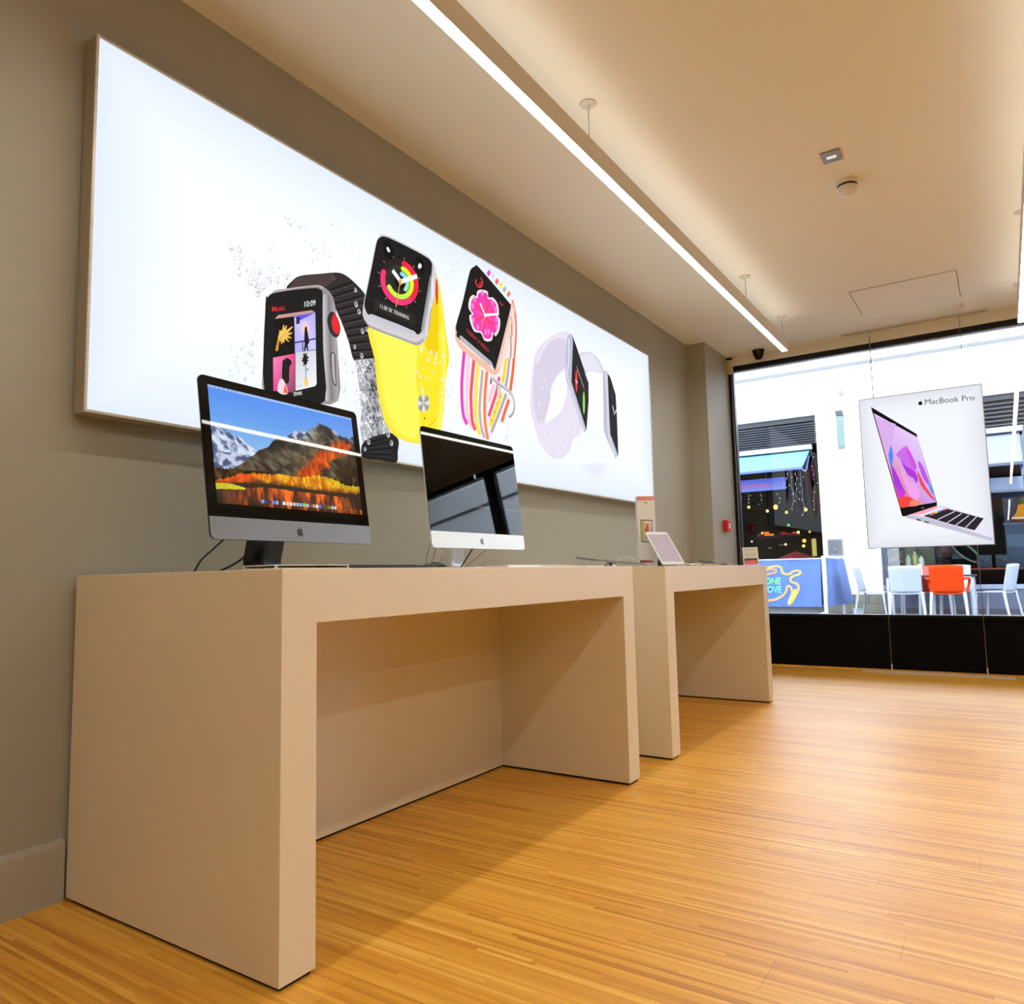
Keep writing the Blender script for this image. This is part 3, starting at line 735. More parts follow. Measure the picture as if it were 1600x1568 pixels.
# --- two pale watches seen from the side
A = Art(onbox); A.h = .008
A.fill([(3.03,2.264),(3.135,2.311),(3.233,2.321),(3.325,2.294),(3.392,2.236),(3.351,2.216),(3.256,2.202),(3.148,2.177),(3.073,2.155)], (216, 212, 232))
A.fill([(3.051,2.259),(3.134,2.298),(3.217,2.305),(3.307,2.264),(3.339,2.228),(3.24,2.202),(3.148,2.18),(3.083,2.2)], (228, 226, 240))
A.fill([(2.962,1.737),(2.944,1.667),(2.981,1.598),(3.034,1.536),(3.117,1.49),(3.22,1.473),(3.314,1.497),(3.383,1.567),(3.394,1.713),(3.353,1.816),(3.138,1.804)], (240, 245, 254))
A.fan([(3.013,1.548),(3.123,1.574),(3.275,1.598),(3.385,1.596),(3.357,1.536),(3.282,1.486),(3.205,1.47),(3.117,1.485),(3.054,1.511)], (224, 229, 248), (234, 239, 252))
A.poly([(3.364,2.222),(3.418,2.251),(3.446,2.233),(3.449,1.8),(3.56,1.681),(3.52,1.652),(3.397,1.764),(3.351,1.822)], (186, 192, 210))
A.band([(3.404,2.235),(3.416,2.008),(3.417,1.803),(3.505,1.676)], [(3.44,2.228),(3.449,2.014),(3.449,1.8),(3.553,1.678)], (232, 236, 246), (168, 176, 200))
A.poly([(3.442,2.233),(3.481,2.214),(3.556,2.109),(3.565,1.96),(3.566,1.674),(3.45,1.808),(3.442,2.013)], (50, 46, 48))
A.oval([(3.503,2.072)][0], (.006, -.012), (.004, .05), (84, 62, 62)); A.line([(3.502,2.018),(3.525,1.962),(3.558,1.998)], .010, (244, 244, 244), 1)
o = A.build('watch_print', M_print, ad); o['label'] = 'white printed watch seen from its side, farthest right'
A = Art(onbox); A.h = .010
A.fill([(2.897,2.37),(2.795,2.353),(2.69,2.303),(2.562,2.218),(2.481,2.134),(2.447,2.02),(2.421,1.891),(2.42,1.798),(2.456,1.712),(2.51,1.628),(2.591,1.57),(2.676,1.552),(2.765,1.566),(2.867,1.624),(2.919,1.704),(3.02,1.759),(2.998,1.865),(2.899,2.05),(2.859,2.176)], (229, 222, 238))
A.fill([(2.491,2.098),(2.612,2.239),(2.741,2.315),(2.82,2.322),(2.858,2.291),(2.851,2.161),(2.741,2.077),(2.675,2.01),(2.651,1.922),(2.59,1.796),(2.539,1.739),(2.476,1.777),(2.455,1.934)], (216, 207, 226))
A.band([(2.491,2.098),(2.612,2.239),(2.741,2.315),(2.821,2.336)], [(2.508,2.077),(2.623,2.219),(2.74,2.295),(2.813,2.307)], (240, 236, 246), (216, 207, 226))
A.fill([(2.815,2.114),(2.843,2.065),(2.849,1.98),(2.775,1.86),(2.669,1.79),(2.581,1.749),(2.603,1.811),(2.647,1.902),(2.66,1.969),(2.727,2.047)], (250, 253, 255))
for c in [(2.553,2.023),(2.588,2.012),(2.521,1.853),(2.508,1.826),(2.555,1.954),(2.534,1.749),(2.551,1.627),(2.646,1.691),(2.595,1.652),(2.616,1.598),(2.692,1.634),(2.715,1.592),(2.758,1.668),(2.795,1.641),(2.85,1.681),(2.683,1.69),(2.572,1.68),(2.776,1.769),(2.859,1.841),(2.912,1.81),(2.855,1.768),(2.921,1.731),(2.984,1.869),(2.786,1.711)]:
    A.oval(c, (.004, -.001), (.003, .012), (250, 250, 255), 8); A.oval((c[0] + .005, c[1] - .006), (.002, 0), (.002, .008), (196, 188, 212), 6)
A.poly([(2.867,2.327),(2.901,2.369),(2.94,2.377),(2.954,2.332),(2.913,2.072),(3.096,1.79),(3.07,1.769),(3.038,1.782),(2.848,2.065),(2.844,2.173)], (188, 190, 212))
A.band([(2.888,2.333),(2.879,2.181),(2.866,2.07),(3.05,1.784)], [(2.922,2.342),(2.907,2.187),(2.893,2.069),(3.079,1.785)], (236, 238, 248), (170, 174, 200))
A.poly([(2.942,2.371),(2.984,2.323),(3.146,2.106),(3.139,1.986),(3.096,1.783),(2.913,2.066),(2.948,2.327)], (47, 43, 46))
A.oval([(2.979,2.084)][0], (.012, -.030), (.010, .068), (242, 66, 58)); A.oval([(3.071,1.96)][0], (.012, -.030), (.010, .068), (140, 222, 104))
A.line([(2.967,2.091),(2.983,2.071),(2.992,2.083)], .009, (255, 226, 220), 1)
A.line([(2.987,2.184),(3.079,2.059)], .004, (206, 200, 204), 1); A.line([(2.994,2.159),(3.089,2.039)], .003, (150, 144, 150), 1); A.line([(3.091,2.165),(3.129,2.107)], .004, (150, 144, 150), 1)
o = A.build('watch_print', M_print, ad); o['label'] = 'lavender printed watch showing a red and a green call button'

# ------------------------------------------------------------------ hanging advert in the window
PY, PX0, PX1, PZ0, PZ1 = 5.80, 1.312, 2.203, 1.030, 2.299
hp = thing('hanging_lightpanel', 'white lit panel with a pink-screened laptop, hung on cables in the window', 'advert', (0, PY, 0))
M_rail = mat('pale_metal_rail', (206, 200, 188), 0.4, metal=0.4, var=0.02)
M_panel = print_mat('lit_panel_print', 1.0)
M_edge = mat('clear_panel_edge', (150, 150, 150), 0.25, metal=0.4)
pe = MB()
pe.box(PX0 - .006, PX0, -.006, .010, PZ0 - .006, PZ1 + .006).box(PX1, PX1 + .006, -.006, .010, PZ0 - .006, PZ1 + .006).box(PX0, PX1, -.006, .010, PZ0 - .006, PZ0).box(PX0, PX1, -.006, .010, PZ1, PZ1 + .006)
pe.build('panel_edge', M_edge, hp)
MB().box(PX0, PX1, .004, .009, PZ0, PZ1).build('panel_back', M_edge, hp)
def onpanel(a, b, h): return (a, .002 - h, b)
S = Art(onpanel); S.h = 0
for i in range(24):
    for j in range(32):
        x0, x1, z0, z1 = PX0 + (PX1 - PX0) * i / 24, PX0 + (PX1 - PX0) * (i + 1) / 24, PZ0 + (PZ1 - PZ0) * j / 32, PZ0 + (PZ1 - PZ0) * (j + 1) / 32
        def tone(x, z):  # shading at the panel's edges painted into its colour
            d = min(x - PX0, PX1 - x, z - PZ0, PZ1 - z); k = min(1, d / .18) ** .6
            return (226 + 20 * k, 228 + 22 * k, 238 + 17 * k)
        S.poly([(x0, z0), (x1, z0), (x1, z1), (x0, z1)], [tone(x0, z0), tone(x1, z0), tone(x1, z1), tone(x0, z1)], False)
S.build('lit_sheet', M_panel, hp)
A = Art(onpanel)
A.poly([(1.595,1.301),(1.837,1.359),(1.888,1.347),(2.147,1.233),(2.197,1.056),(2.188,1.044),(1.943,1.147),(1.602,1.275)], (224, 220, 238))
A.poly([(1.602,1.3),(1.837,1.353),(1.895,1.329),(2.146,1.23),(2.185,1.07),(1.944,1.175),(1.743,1.252)], (236, 232, 248))
A.poly([(1.593,1.301),(1.744,1.267),(1.945,1.184),(2.195,1.075),(2.196,1.054),(1.943,1.147),(1.602,1.273)], (198, 196, 214))
A.poly([(1.683,1.258),(1.714,1.247),(1.712,1.237),(1.681,1.248)], (52, 50, 58)); A.poly([(1.738,1.237),(1.769,1.226),(1.767,1.216),(1.736,1.227)], (52, 50, 58))
A.poly([(1.604,1.306),(1.835,1.356),(1.838,1.341),(1.746,1.297),(1.684,1.289)], (248, 166, 190))
A.poly([(1.732,1.278),(1.899,1.327),(2.147,1.233),(2.08,1.142),(1.912,1.203)], (42, 38, 48))
for e in ([(1.831,1.242),(1.957,1.301)], [(1.896,1.212),(2.002,1.281)], [(1.954,1.19),(2.049,1.262)], [(2.019,1.167),(2.099,1.248)]): A.line(e, .008, (206, 200, 220), 1)
A.poly([(1.758,1.276),(1.895,1.325),(1.907,1.318),(1.77,1.267)], (70, 60, 90))
for i, (e, c) in enumerate(zip(([(1.78,1.283),(1.811,1.293)], [(1.814,1.295),(1.84,1.304)], [(1.844,1.306),(1.873,1.316)], [(1.876,1.317),(1.903,1.323)]), ((246, 130, 50), (240, 220, 60), (90, 110, 240), (240, 80, 120)))): A.line(e, .009, c, 1)
A.poly([(1.401,2.23),(1.727,1.957),(1.735,1.92),(1.835,1.383),(1.835,1.355),(1.592,1.281),(1.578,1.287)], (10, 10, 14))
scr = [(1.419,2.174),(1.734,1.926),(1.83,1.383),(1.571,1.353)]
A.poly(scr, [(232, 196, 248), (236, 206, 250), (206, 170, 250), (240, 80, 70)])
A.poly([(1.428,2.141),(1.579,2.058),(1.532,1.887),(1.516,1.785),(1.533,1.618),(1.49,1.809)], (222, 178, 240))
A.fill([(1.52,1.847),(1.533,1.882),(1.544,1.793),(1.529,1.691),(1.534,1.628),(1.52,1.692),(1.509,1.796)], (90, 140, 244))
A.fill([(1.53,1.711),(1.57,1.615),(1.6,1.52),(1.615,1.478),(1.586,1.439),(1.563,1.441),(1.545,1.514),(1.529,1.618)], (168, 60, 226))
A.fill([(1.546,1.534),(1.568,1.512),(1.607,1.484),(1.576,1.435),(1.563,1.441)], (216, 60, 220))
A.fill([(1.562,1.431),(1.613,1.447),(1.657,1.429),(1.682,1.402),(1.644,1.369),(1.571,1.357)], (246, 72, 64))
A.fill([(1.647,1.404),(1.683,1.412),(1.717,1.389),(1.698,1.365),(1.644,1.364)], (248, 140, 110))
A.fill([(1.568,1.8),(1.597,1.756),(1.619,1.682),(1.66,1.617),(1.71,1.562),(1.706,1.633),(1.686,1.737),(1.639,1.855),(1.602,1.838)], (206, 110, 236))
A.fill([(1.597,1.756),(1.619,1.682),(1.647,1.618),(1.677,1.595),(1.701,1.552),(1.71,1.612),(1.672,1.667),(1.63,1.701)], (176, 56, 222))
A.fill([(1.641,1.875),(1.673,1.81),(1.71,1.694),(1.699,1.664),(1.675,1.707),(1.653,1.781)], (214, 84, 226))
A.fill([(1.712,1.653),(1.731,1.61),(1.761,1.527),(1.792,1.464),(1.823,1.402),(1.802,1.413),(1.766,1.466),(1.726,1.54)], (246, 78, 96))
A.fill([(1.721,1.728),(1.75,1.7),(1.776,1.616),(1.796,1.524),(1.771,1.546),(1.741,1.62)], (190, 90, 228))
A.fill([(1.785,1.555),(1.8,1.524),(1.819,1.452),(1.805,1.463),(1.79,1.504)], (84, 150, 246))
A.fill([(1.592,1.685),(1.64,1.588),(1.699,1.532),(1.721,1.46),(1.7,1.411),(1.657,1.434),(1.626,1.508)], (240, 168, 240))
A.line([(1.722,1.341),(1.74,1.345)], .004, (190, 190, 196), 1)
A.text('MacBook Pro', [(1.804,2.191)][0], [(2.152,2.178)][0], [(1.805,2.236)][0], (74, 74, 84), 0)
q0, q1, q2 = [(1.754,2.192),(1.788,2.191),(1.756,2.231)]
for shp in (APPLE, LEAF):
    A.poly(curve([(q0[0] + (q1[0] - q0[0]) * u + (q2[0] - q0[0]) * v, q0[1] + (q1[1] - q0[1]) * u + (q2[1] - q0[1]) * v) for u, v in shp], 3), (8, 8, 10))
A.build('laptop_print', M_panel, hp)
# cables, fittings and rails
MB().box(1.205, 2.285, -.012, .012, ZC - .016, ZC).build('ceiling_rail', M_rail, hp)
MB().box(1.205, 2.268, -.014, .014, 0.0, .018).build('floor_rail', M_rail, hp)
M_cable = mat('steel_cable', (140, 132, 118), 0.35, metal=0.7)
for xc in (1.425, 2.09):
    MB().tube([(xc, 0.0, .018), (xc, 0.0, PZ0 - .006)], .0024, 6).build('cable', M_cable, hp)
    MB().tube([(xc, 0.0, PZ1 + .006), (xc, 0.0, ZC - .016)], .0024 if xc > 2 else .0045, 6).build('cable', M_cable, hp)
    MB().tube([(xc, 0.0, .018), (xc, 0.0, .075)], .006, 8).build('cable_grip', M_rail, hp)
    MB().tube([(xc, 0.0, ZC - .07), (xc, 0.0, ZC - .016)], .006, 8).build('cable_grip', M_rail, hp)

# ------------------------------------------------------------------ display tables
M_table = mat('cream_table_laminate', (236, 222, 196), 0.42, var=0.012, scale=3)
M_gap = mat('dark_shadow_gap', (20, 15, 12), 0.8)
def display_table(label, y0, y1, D=0.912, H=0.9, t=0.1024, ta=0.1265, xb=0.279):
    r = thing('display_table', label, 'table', (0, y0, 0), group='cream display tables along the wall')
    L = y1 - y0; x0 = 0.018; g = 0.009; e = 0.0018
    out = [(0, g), (t, g), (t, H - ta), (L - t, H - ta), (L - t, g), (L, g), (L, H), (0, H)]
    bm = bmesh.new()
    lo = [bm.verts.new((x0, u, v)) for u, v in out]; hi = [bm.verts.new((D, u, v)) for u, v in out]
    bm.faces.new(lo); bm.faces.new(hi[::-1])
    for i in range(8): bm.faces.new((lo[i], lo[(i + 1) % 8], hi[(i + 1) % 8], hi[i]))
    bmesh.ops.recalc_face_normals(bm, faces=bm.faces)
    bmesh.ops.bevel(bm, geom=list(bm.edges), offset=e, segments=2, affect='EDGES', profile=0.5)
    bm.verts.index_update()
    MB().add([tuple(v.co) for v in bm.verts], [tuple(v.index for v in f.verts) for f in bm.faces]).build('body', M_table, r)
    bm.free()
    MB().box(xb - 0.03, xb, t, L - t, g, H - ta - 0.0002).build('back_panel', M_table, r)
    MB().box(x0 + 0.02, D - 0.008, 0.008, t - 0.008, 0.0, g).box(x0 + 0.02, D - 0.008, L - t + 0.008, L - 0.008, 0.0, g).box(xb - 0.025, xb - 0.006, t, L - t, 0, g).build('plinth', M_gap, r)
    return r
display_table('cream display table nearest the viewer, carrying the two desktop computers', 0.0, 1.883)
display_table('cream display table nearer the window, carrying the tablet and tall white box', 2.253, 4.063)

# ------------------------------------------------------------------ strip lamps
M_lampbody = mat('off_white_lamp_housing', (226, 220, 206), 0.5, var=0.01)
M_down = emat('lamp_diffuser', LAMP_COL, LAMP_DOWN, False)
M_up = emat('lamp_uplight', LAMP_COL, LAMP_UP, False)
M_wire = mat('steel_wire', (150, 140, 120), 0.35, metal=0.8)
def strip_lamp(label, x, y0, y1, wires, zb=2.622, w=0.047, h=0.092):
    r = thing('strip_lamp', label, 'ceiling lamp', (x, 0, 0), group='long strip lamps hung from the ceiling')
    a = w / 2
    MB().box(-a, -a + 0.003, y0, y1, zb, zb + h).box(a - 0.003, a, y0, y1, zb, zb + h).box(-a + 0.003, a - 0.003, y0, y1, zb + 0.03, zb + h - 0.004).build('housing', M_lampbody, r)
    MB().box(-a + 0.003, a - 0.003, y0 + 0.004, y1 - 0.004, zb + 0.001, zb + 0.006).build('diffuser', M_down, r)
    MB().box(-a + 0.004, a - 0.004, y0 + 0.01, y1 - 0.01, zb + h - 0.003, zb + h - 0.001).build('uplight', M_up, r)
    for ye in (y0, y1): MB().box(-a, a, ye - 0.003, ye, zb, zb + h).build('end_cap', M_lampbody, r)
    for yy in wires:
        s = MB().tube([(0, yy, zb + h), (0, yy, ZC - 0.03)], 0.0016, 6).build('suspension_wire', M_wire, r)
        MB().lathe([(0.0, 0), (0.007, 0), (0.007, 0.022), (0.034, 0.024), (0.038, 0.03), (0, 0.03)], (0, yy, ZC - 0.0305), 20).build('ceiling_rose', M_lampbody, s)
    return r
strip_lamp('lit strip lamp running above the display tables to the window', 0.897, -1.9, 5.03, (-0.7, 1.632, 3.966, 4.98))
strip_lamp('lit strip lamp at the right edge of the view, mirrored in the window', 2.485, -6.6, 5.36, (-5.4, -3.05, -0.7, 1.632, 3.966, 5.304))
strip_lamp('third lit strip lamp, out of view to the right', 4.07, -6.6, 5.36, (-5.4, -0.7, 3.966, 5.304))
strip_lamp('fourth lit strip lamp by the far right wall', 5.66, -6.6, 5.36, (-5.4, -0.7, 3.966, 5.304))

# ------------------------------------------------------------------ desktop computers
M_space = mat('dark_grey_aluminium', (124, 124, 129), 0.42, metal=0.5, var=0.02)
M_silver = mat('silver_aluminium', (226, 228, 226), 0.4, metal=0.35, var=0.015)
M_standdk = mat('near_black_aluminium', (44, 44, 48), 0.3, metal=0.8, var=0.03)
M_bezel = mat('black_screen_glass', (2, 2, 3), 0.02, var=0.05, spec=0.24)
M_logo_d = mat('black_emblem', (6, 6, 8), 0.15)
M_logo_g = mat('grey_emblem', (70, 72, 76), 0.15)
M_screen = print_mat('lit_screen', 1.0, 0.02)
M_cord = mat('black_cord', (14, 13, 13), 0.5)
M_cordg = mat('grey_cord', (150, 142, 130), 0.5)

def rrect(w, h, r, n=6, top_only=False):
    pts = []
    for cx, cy, a0 in ((w / 2 - r, h / 2 - r, 0), (-w / 2 + r, h / 2 - r, 90), (-w / 2 + r, -h / 2 + r, 180), (w / 2 - r, -h / 2 + r, 270)):
        if top_only and a0 >= 180:
            pts.append((-w / 2 if a0 == 180 else w / 2, -h / 2)); continue
        for i in range(n + 1):
            t = math.radians(a0 + 90 * i / n); pts.append((cx + r * math.cos(t), cy + r * math.sin(t)))
    return pts

def fbm(X, Y, seed, octs=5):
    rng = np.random.RandomState(seed); out = np.zeros_like(X); amp = 1.0; tot = 0
    for o in range(octs):
        g = rng.rand(67, 67); f = 2 ** o
        x, y = (X * f) % 64, (Y * f) % 64
        i, j = x.astype(int), y.astype(int); u, v = x - i, y - j
        u, v = u * u * (3 - 2 * u), v * v * (3 - 2 * v)
        out += amp * ((g[i, j] * (1 - u) + g[i + 1, j] * u) * (1 - v) + (g[i, j + 1] * (1 - u) + g[i + 1, j + 1] * u) * v)
        tot += amp; amp *= .55
    return out / tot

def landscape(nu, nv):
    """a mountain lake in autumn, painted as colours on a grid"""
    S, T = np.meshgrid(np.linspace(0, 1, nu + 1), np.linspace(0, 1, nv + 1))
    def prof(pts):
        p = sorted(pts); return np.interp(S, [q[0] for q in p], [q[1] for q in p])
    def c(*v): return np.array(v, float)
    def mix(a, b, k): return a * (1 - k[..., None]) + b * k[..., None]
    n1, n2, n3 = fbm(S * 9, T * 9, 1), fbm(S * 26, T * 20, 2), fbm(S * 60, T * 14, 3)
    k = np.clip((T - .38) / .62, 0, 1)
    img = mix(c(150, 200, 236) + 0 * S[..., None], c(72, 138, 240), k ** .9)
    img = mix(img, c(140, 176, 214), np.clip((S - .55) * 1.1, 0, 1) * np.clip(1.25 - k, 0, 1) * .7)
    # left snow mountain
    r = prof([(-0.0092,0.6555),(0.0327,0.6656),(0.0851,0.6424),(0.1189,0.6005),(0.1676,0.5835),(0.215,0.5341),(0.2635,0.4863),(0.3002,0.4442),(1.025,0.3561)]) + (n2 - .5) * .03
    m = (T < r)
    stre = fbm(S * 30 + T * 22, T * 10 - S * 16, 5)
    snow = mix(c(66, 82, 128) + 0 * S[..., None], c(214, 228, 250), np.clip((stre - .36) * 4.2, 0, 1))
    img = np.where(m[..., None], snow, img)
    # far snow ridge
    r = prof([(0.3269,0.44),(0.4234,0.6035),(0.4881,0.6914),(0.5279,0.7284),(0.591,0.7667),(0.6411,0.7255),(0.6979,0.6604),(1.046,0.5661)]) + (n2 - .5) * .03
    img = np.where((T < r)[..., None], mix(c(70, 84, 120) + 0 * S[..., None], c(196, 208, 230), np.clip((n2 - .42) * 5, 0, 1)), img)
    # main mountain
    r = prof([(0.0895,0.2881),(0.1627,0.3525),(0.2192,0.4211),(0.2772,0.4916),(0.3425,0.5489),(0.3742,0.6006),(0.4351,0.6593),(0.4849,0.6535),(0.5448,0.6663),(0.6019,0.7168),(0.6463,0.7844),(0.7288,0.8705),(0.78,0.8555),(0.8516,0.8226),(0.8987,0.7809),(0.9687,0.7862),(1.016,0.8142)]) + (n2 - .5) * .022
    m = T < r
    depth = np.clip((r - T) / .25, 0, 1)
    st = fbm(S * 24 + T * 18, T * 9 - S * 8, 8)
    rock = mix(c(34, 30, 26) + 0 * S[..., None], c(128, 116, 92), np.clip((st - .35) * 2.4, 0, 1))
    top = mix(c(28, 34, 52) + 0 * S[..., None], c(176, 188, 210), np.clip((st - .42) * 5, 0, 1))
    kk = np.clip(1 - depth * 1.7, 0, 1) * np.clip((T - .56) * 8, 0, 1)
    rock = mix(rock, top, kk)
    rock = mix(rock, c(112, 104, 96) + 0 * S[..., None], np.clip((n1 - .45) * 2, 0, .5) * np.clip(1 - abs(S - .38) * 4, 0, 1))
    rock = mix(rock, c(150, 142, 96) + 0 * S[..., None], np.clip(1 - abs(S - .60 - (T - .5) * .3) * 8, 0, 1) * .6 * np.clip(n2 * 1.6 - .3, 0, 1))
    rock = mix(rock, c(14, 12, 12) + 0 * S[..., None], np.clip(1 - abs(T - .66 + (S - .5) * -.5 + .02) * 9, 0, 1) * np.clip((.62 - S) * 5, 0, 1) * .85)
    img = np.where(m[..., None], rock, img)
    # red slope
    path = [(0.5747,0.3184),(0.6529,0.4204),(0.7143,0.4885),(0.7616,0.5654),(0.843,0.6404),(0.9144,0.6748)]
    d = np.full_like(S, 9.)
    for (a0, b0), (a1, b1) in zip(path[:-1], path[1:]):
        tt = np.clip(((S - a0) * (a1 - a0) + (T - b0) * (b1 - b0)) / ((a1 - a0) ** 2 + (b1 - b0) ** 2), 0, 1)
        d = np.minimum(d, np.hypot((S - a0 - tt * (a1 - a0)), (T - b0 - tt * (b1 - b0))))
    kr = np.clip(1.5 - d / .055 + (n2 - .5) * 2.6, 0, 1) * m
    img = mix(img, mix(c(150, 40, 6) + 0 * S[..., None], c(248, 106, 22), np.clip(n3 * 1.8 - .4, 0, 1)), kr)
    kd = np.clip((S - .80 + (T - .35) * .3) * 6, 0, 1) * np.clip((.60 - T) * 6, 0, 1) * (1 - kr)
    img = mix(img, mix(c(14, 9, 5) + 0 * S[..., None], c(112, 66, 14), np.clip((n3 - .5) * 3, 0, 1)), kd)
    # dark forest and bushes
    r = prof([(-0.0201,0.3377),(-0.0028,0.295),(0.121,0.2971),(0.2901,0.3181),(0.3852,0.3098),(0.5663,0.3078),(1.034,0.3573)]) + (n3 - .5) * .03
    img = np.where((T < r)[..., None], mix(c(16, 12, 6) + 0 * S[..., None], c(120, 92, 34), np.clip((n3 - .45) * 3, 0, 1)), img)
    r = prof([(-0.002,0.1832),(0.0532,0.2071),(0.0912,0.229),(0.137,0.2627),(0.2148,0.2807),(0.3848,0.3052),(0.5663,0.3078),(0.6777,0.3473),(0.7649,0.3354),(0.8447,0.3018),(0.9286,0.2824),(1.018,0.2914)]) + (n3 - .5) * .035
    bush = mix(c(196, 96, 12) + 0 * S[..., None], c(250, 204, 26), np.clip((n3 - .3) * 2.4, 0, 1))
    bush = mix(bush, c(232, 62, 10) + 0 * S[..., None], np.clip((.34 - S) * 6, 0, 1) * .8)
    bush = mix(bush, c(186, 196, 20) + 0 * S[..., None], np.clip((S - .66) * 4, 0, 1) * .6 * (T > r - .05))
    low = prof([(-0.0035,0.1624),(0.0874,0.1778),(0.2083,0.1972),(0.3355,0.2086),(0.5199,0.2037),(0.7517,0.1921),(1.01,0.2104)])
    bush = mix(bush, c(70, 30, 6) + 0 * S[..., None], np.clip((low + .045 - T + (n2 - .5) * .1) / .05, 0, 1) * .8)
    img = np.where((T < r)[..., None], bush, img)
    # shore and lake
    img = np.where((T < low)[..., None], c(22, 18, 10) + 20 * n3[..., None], img)
    w = prof([(-0.0127,0.1159),(0.1726,0.1496),(0.3055,0.1738),(0.5167,0.1661),(0.7489,0.1626),(1.023,0.1584)])
    st = fbm(S * 34, T * 5, 11)
    lake = mix(c(60, 16, 4) + 0 * S[..., None], c(250, 112, 16), np.clip((st - .36) * 3.4, 0, 1))
    lake = mix(lake, c(14, 8, 6) + 0 * S[..., None], np.clip((w - T - .1) * 5 + (n1 - .5), 0, .75) * (abs(S - .45) > .12))
    lake = mix(lake, c(16, 10, 8) + 0 * S[..., None], np.clip((.16 - S) * 6, 0, .9)); lake = mix(lake, c(14, 8, 6) + 0 * S[..., None], np.clip((S - .84) * 6, 0, .85) * (T > .05))
    img = np.where((T < w)[..., None], lake, img)
    P = np.array([(-0.0091,0.1658),(0.0871,0.1735),(0.1729,0.154),(0.1586,0.1334),(-0.0127,0.1159)])
    isl = (S < P[2, 0]) & (T < np.interp(S, [0, P[1, 0], P[2, 0]], [P[0, 1], P[1, 1], P[2, 1] - .006])) & (T > np.interp(S, [0, P[3, 0]], [P[4, 1], P[3, 1]]))
    img = np.where(isl[..., None], c(206, 196, 40) + (n3[..., None] - .5) * 60, img)
    # menu bar
    img = np.where((T > .982)[..., None], img * .35 + c(206, 226, 250) * .65, img)
    return np.clip(img, 0, 255) * np.where(T < .06, .9, 1)[..., None]

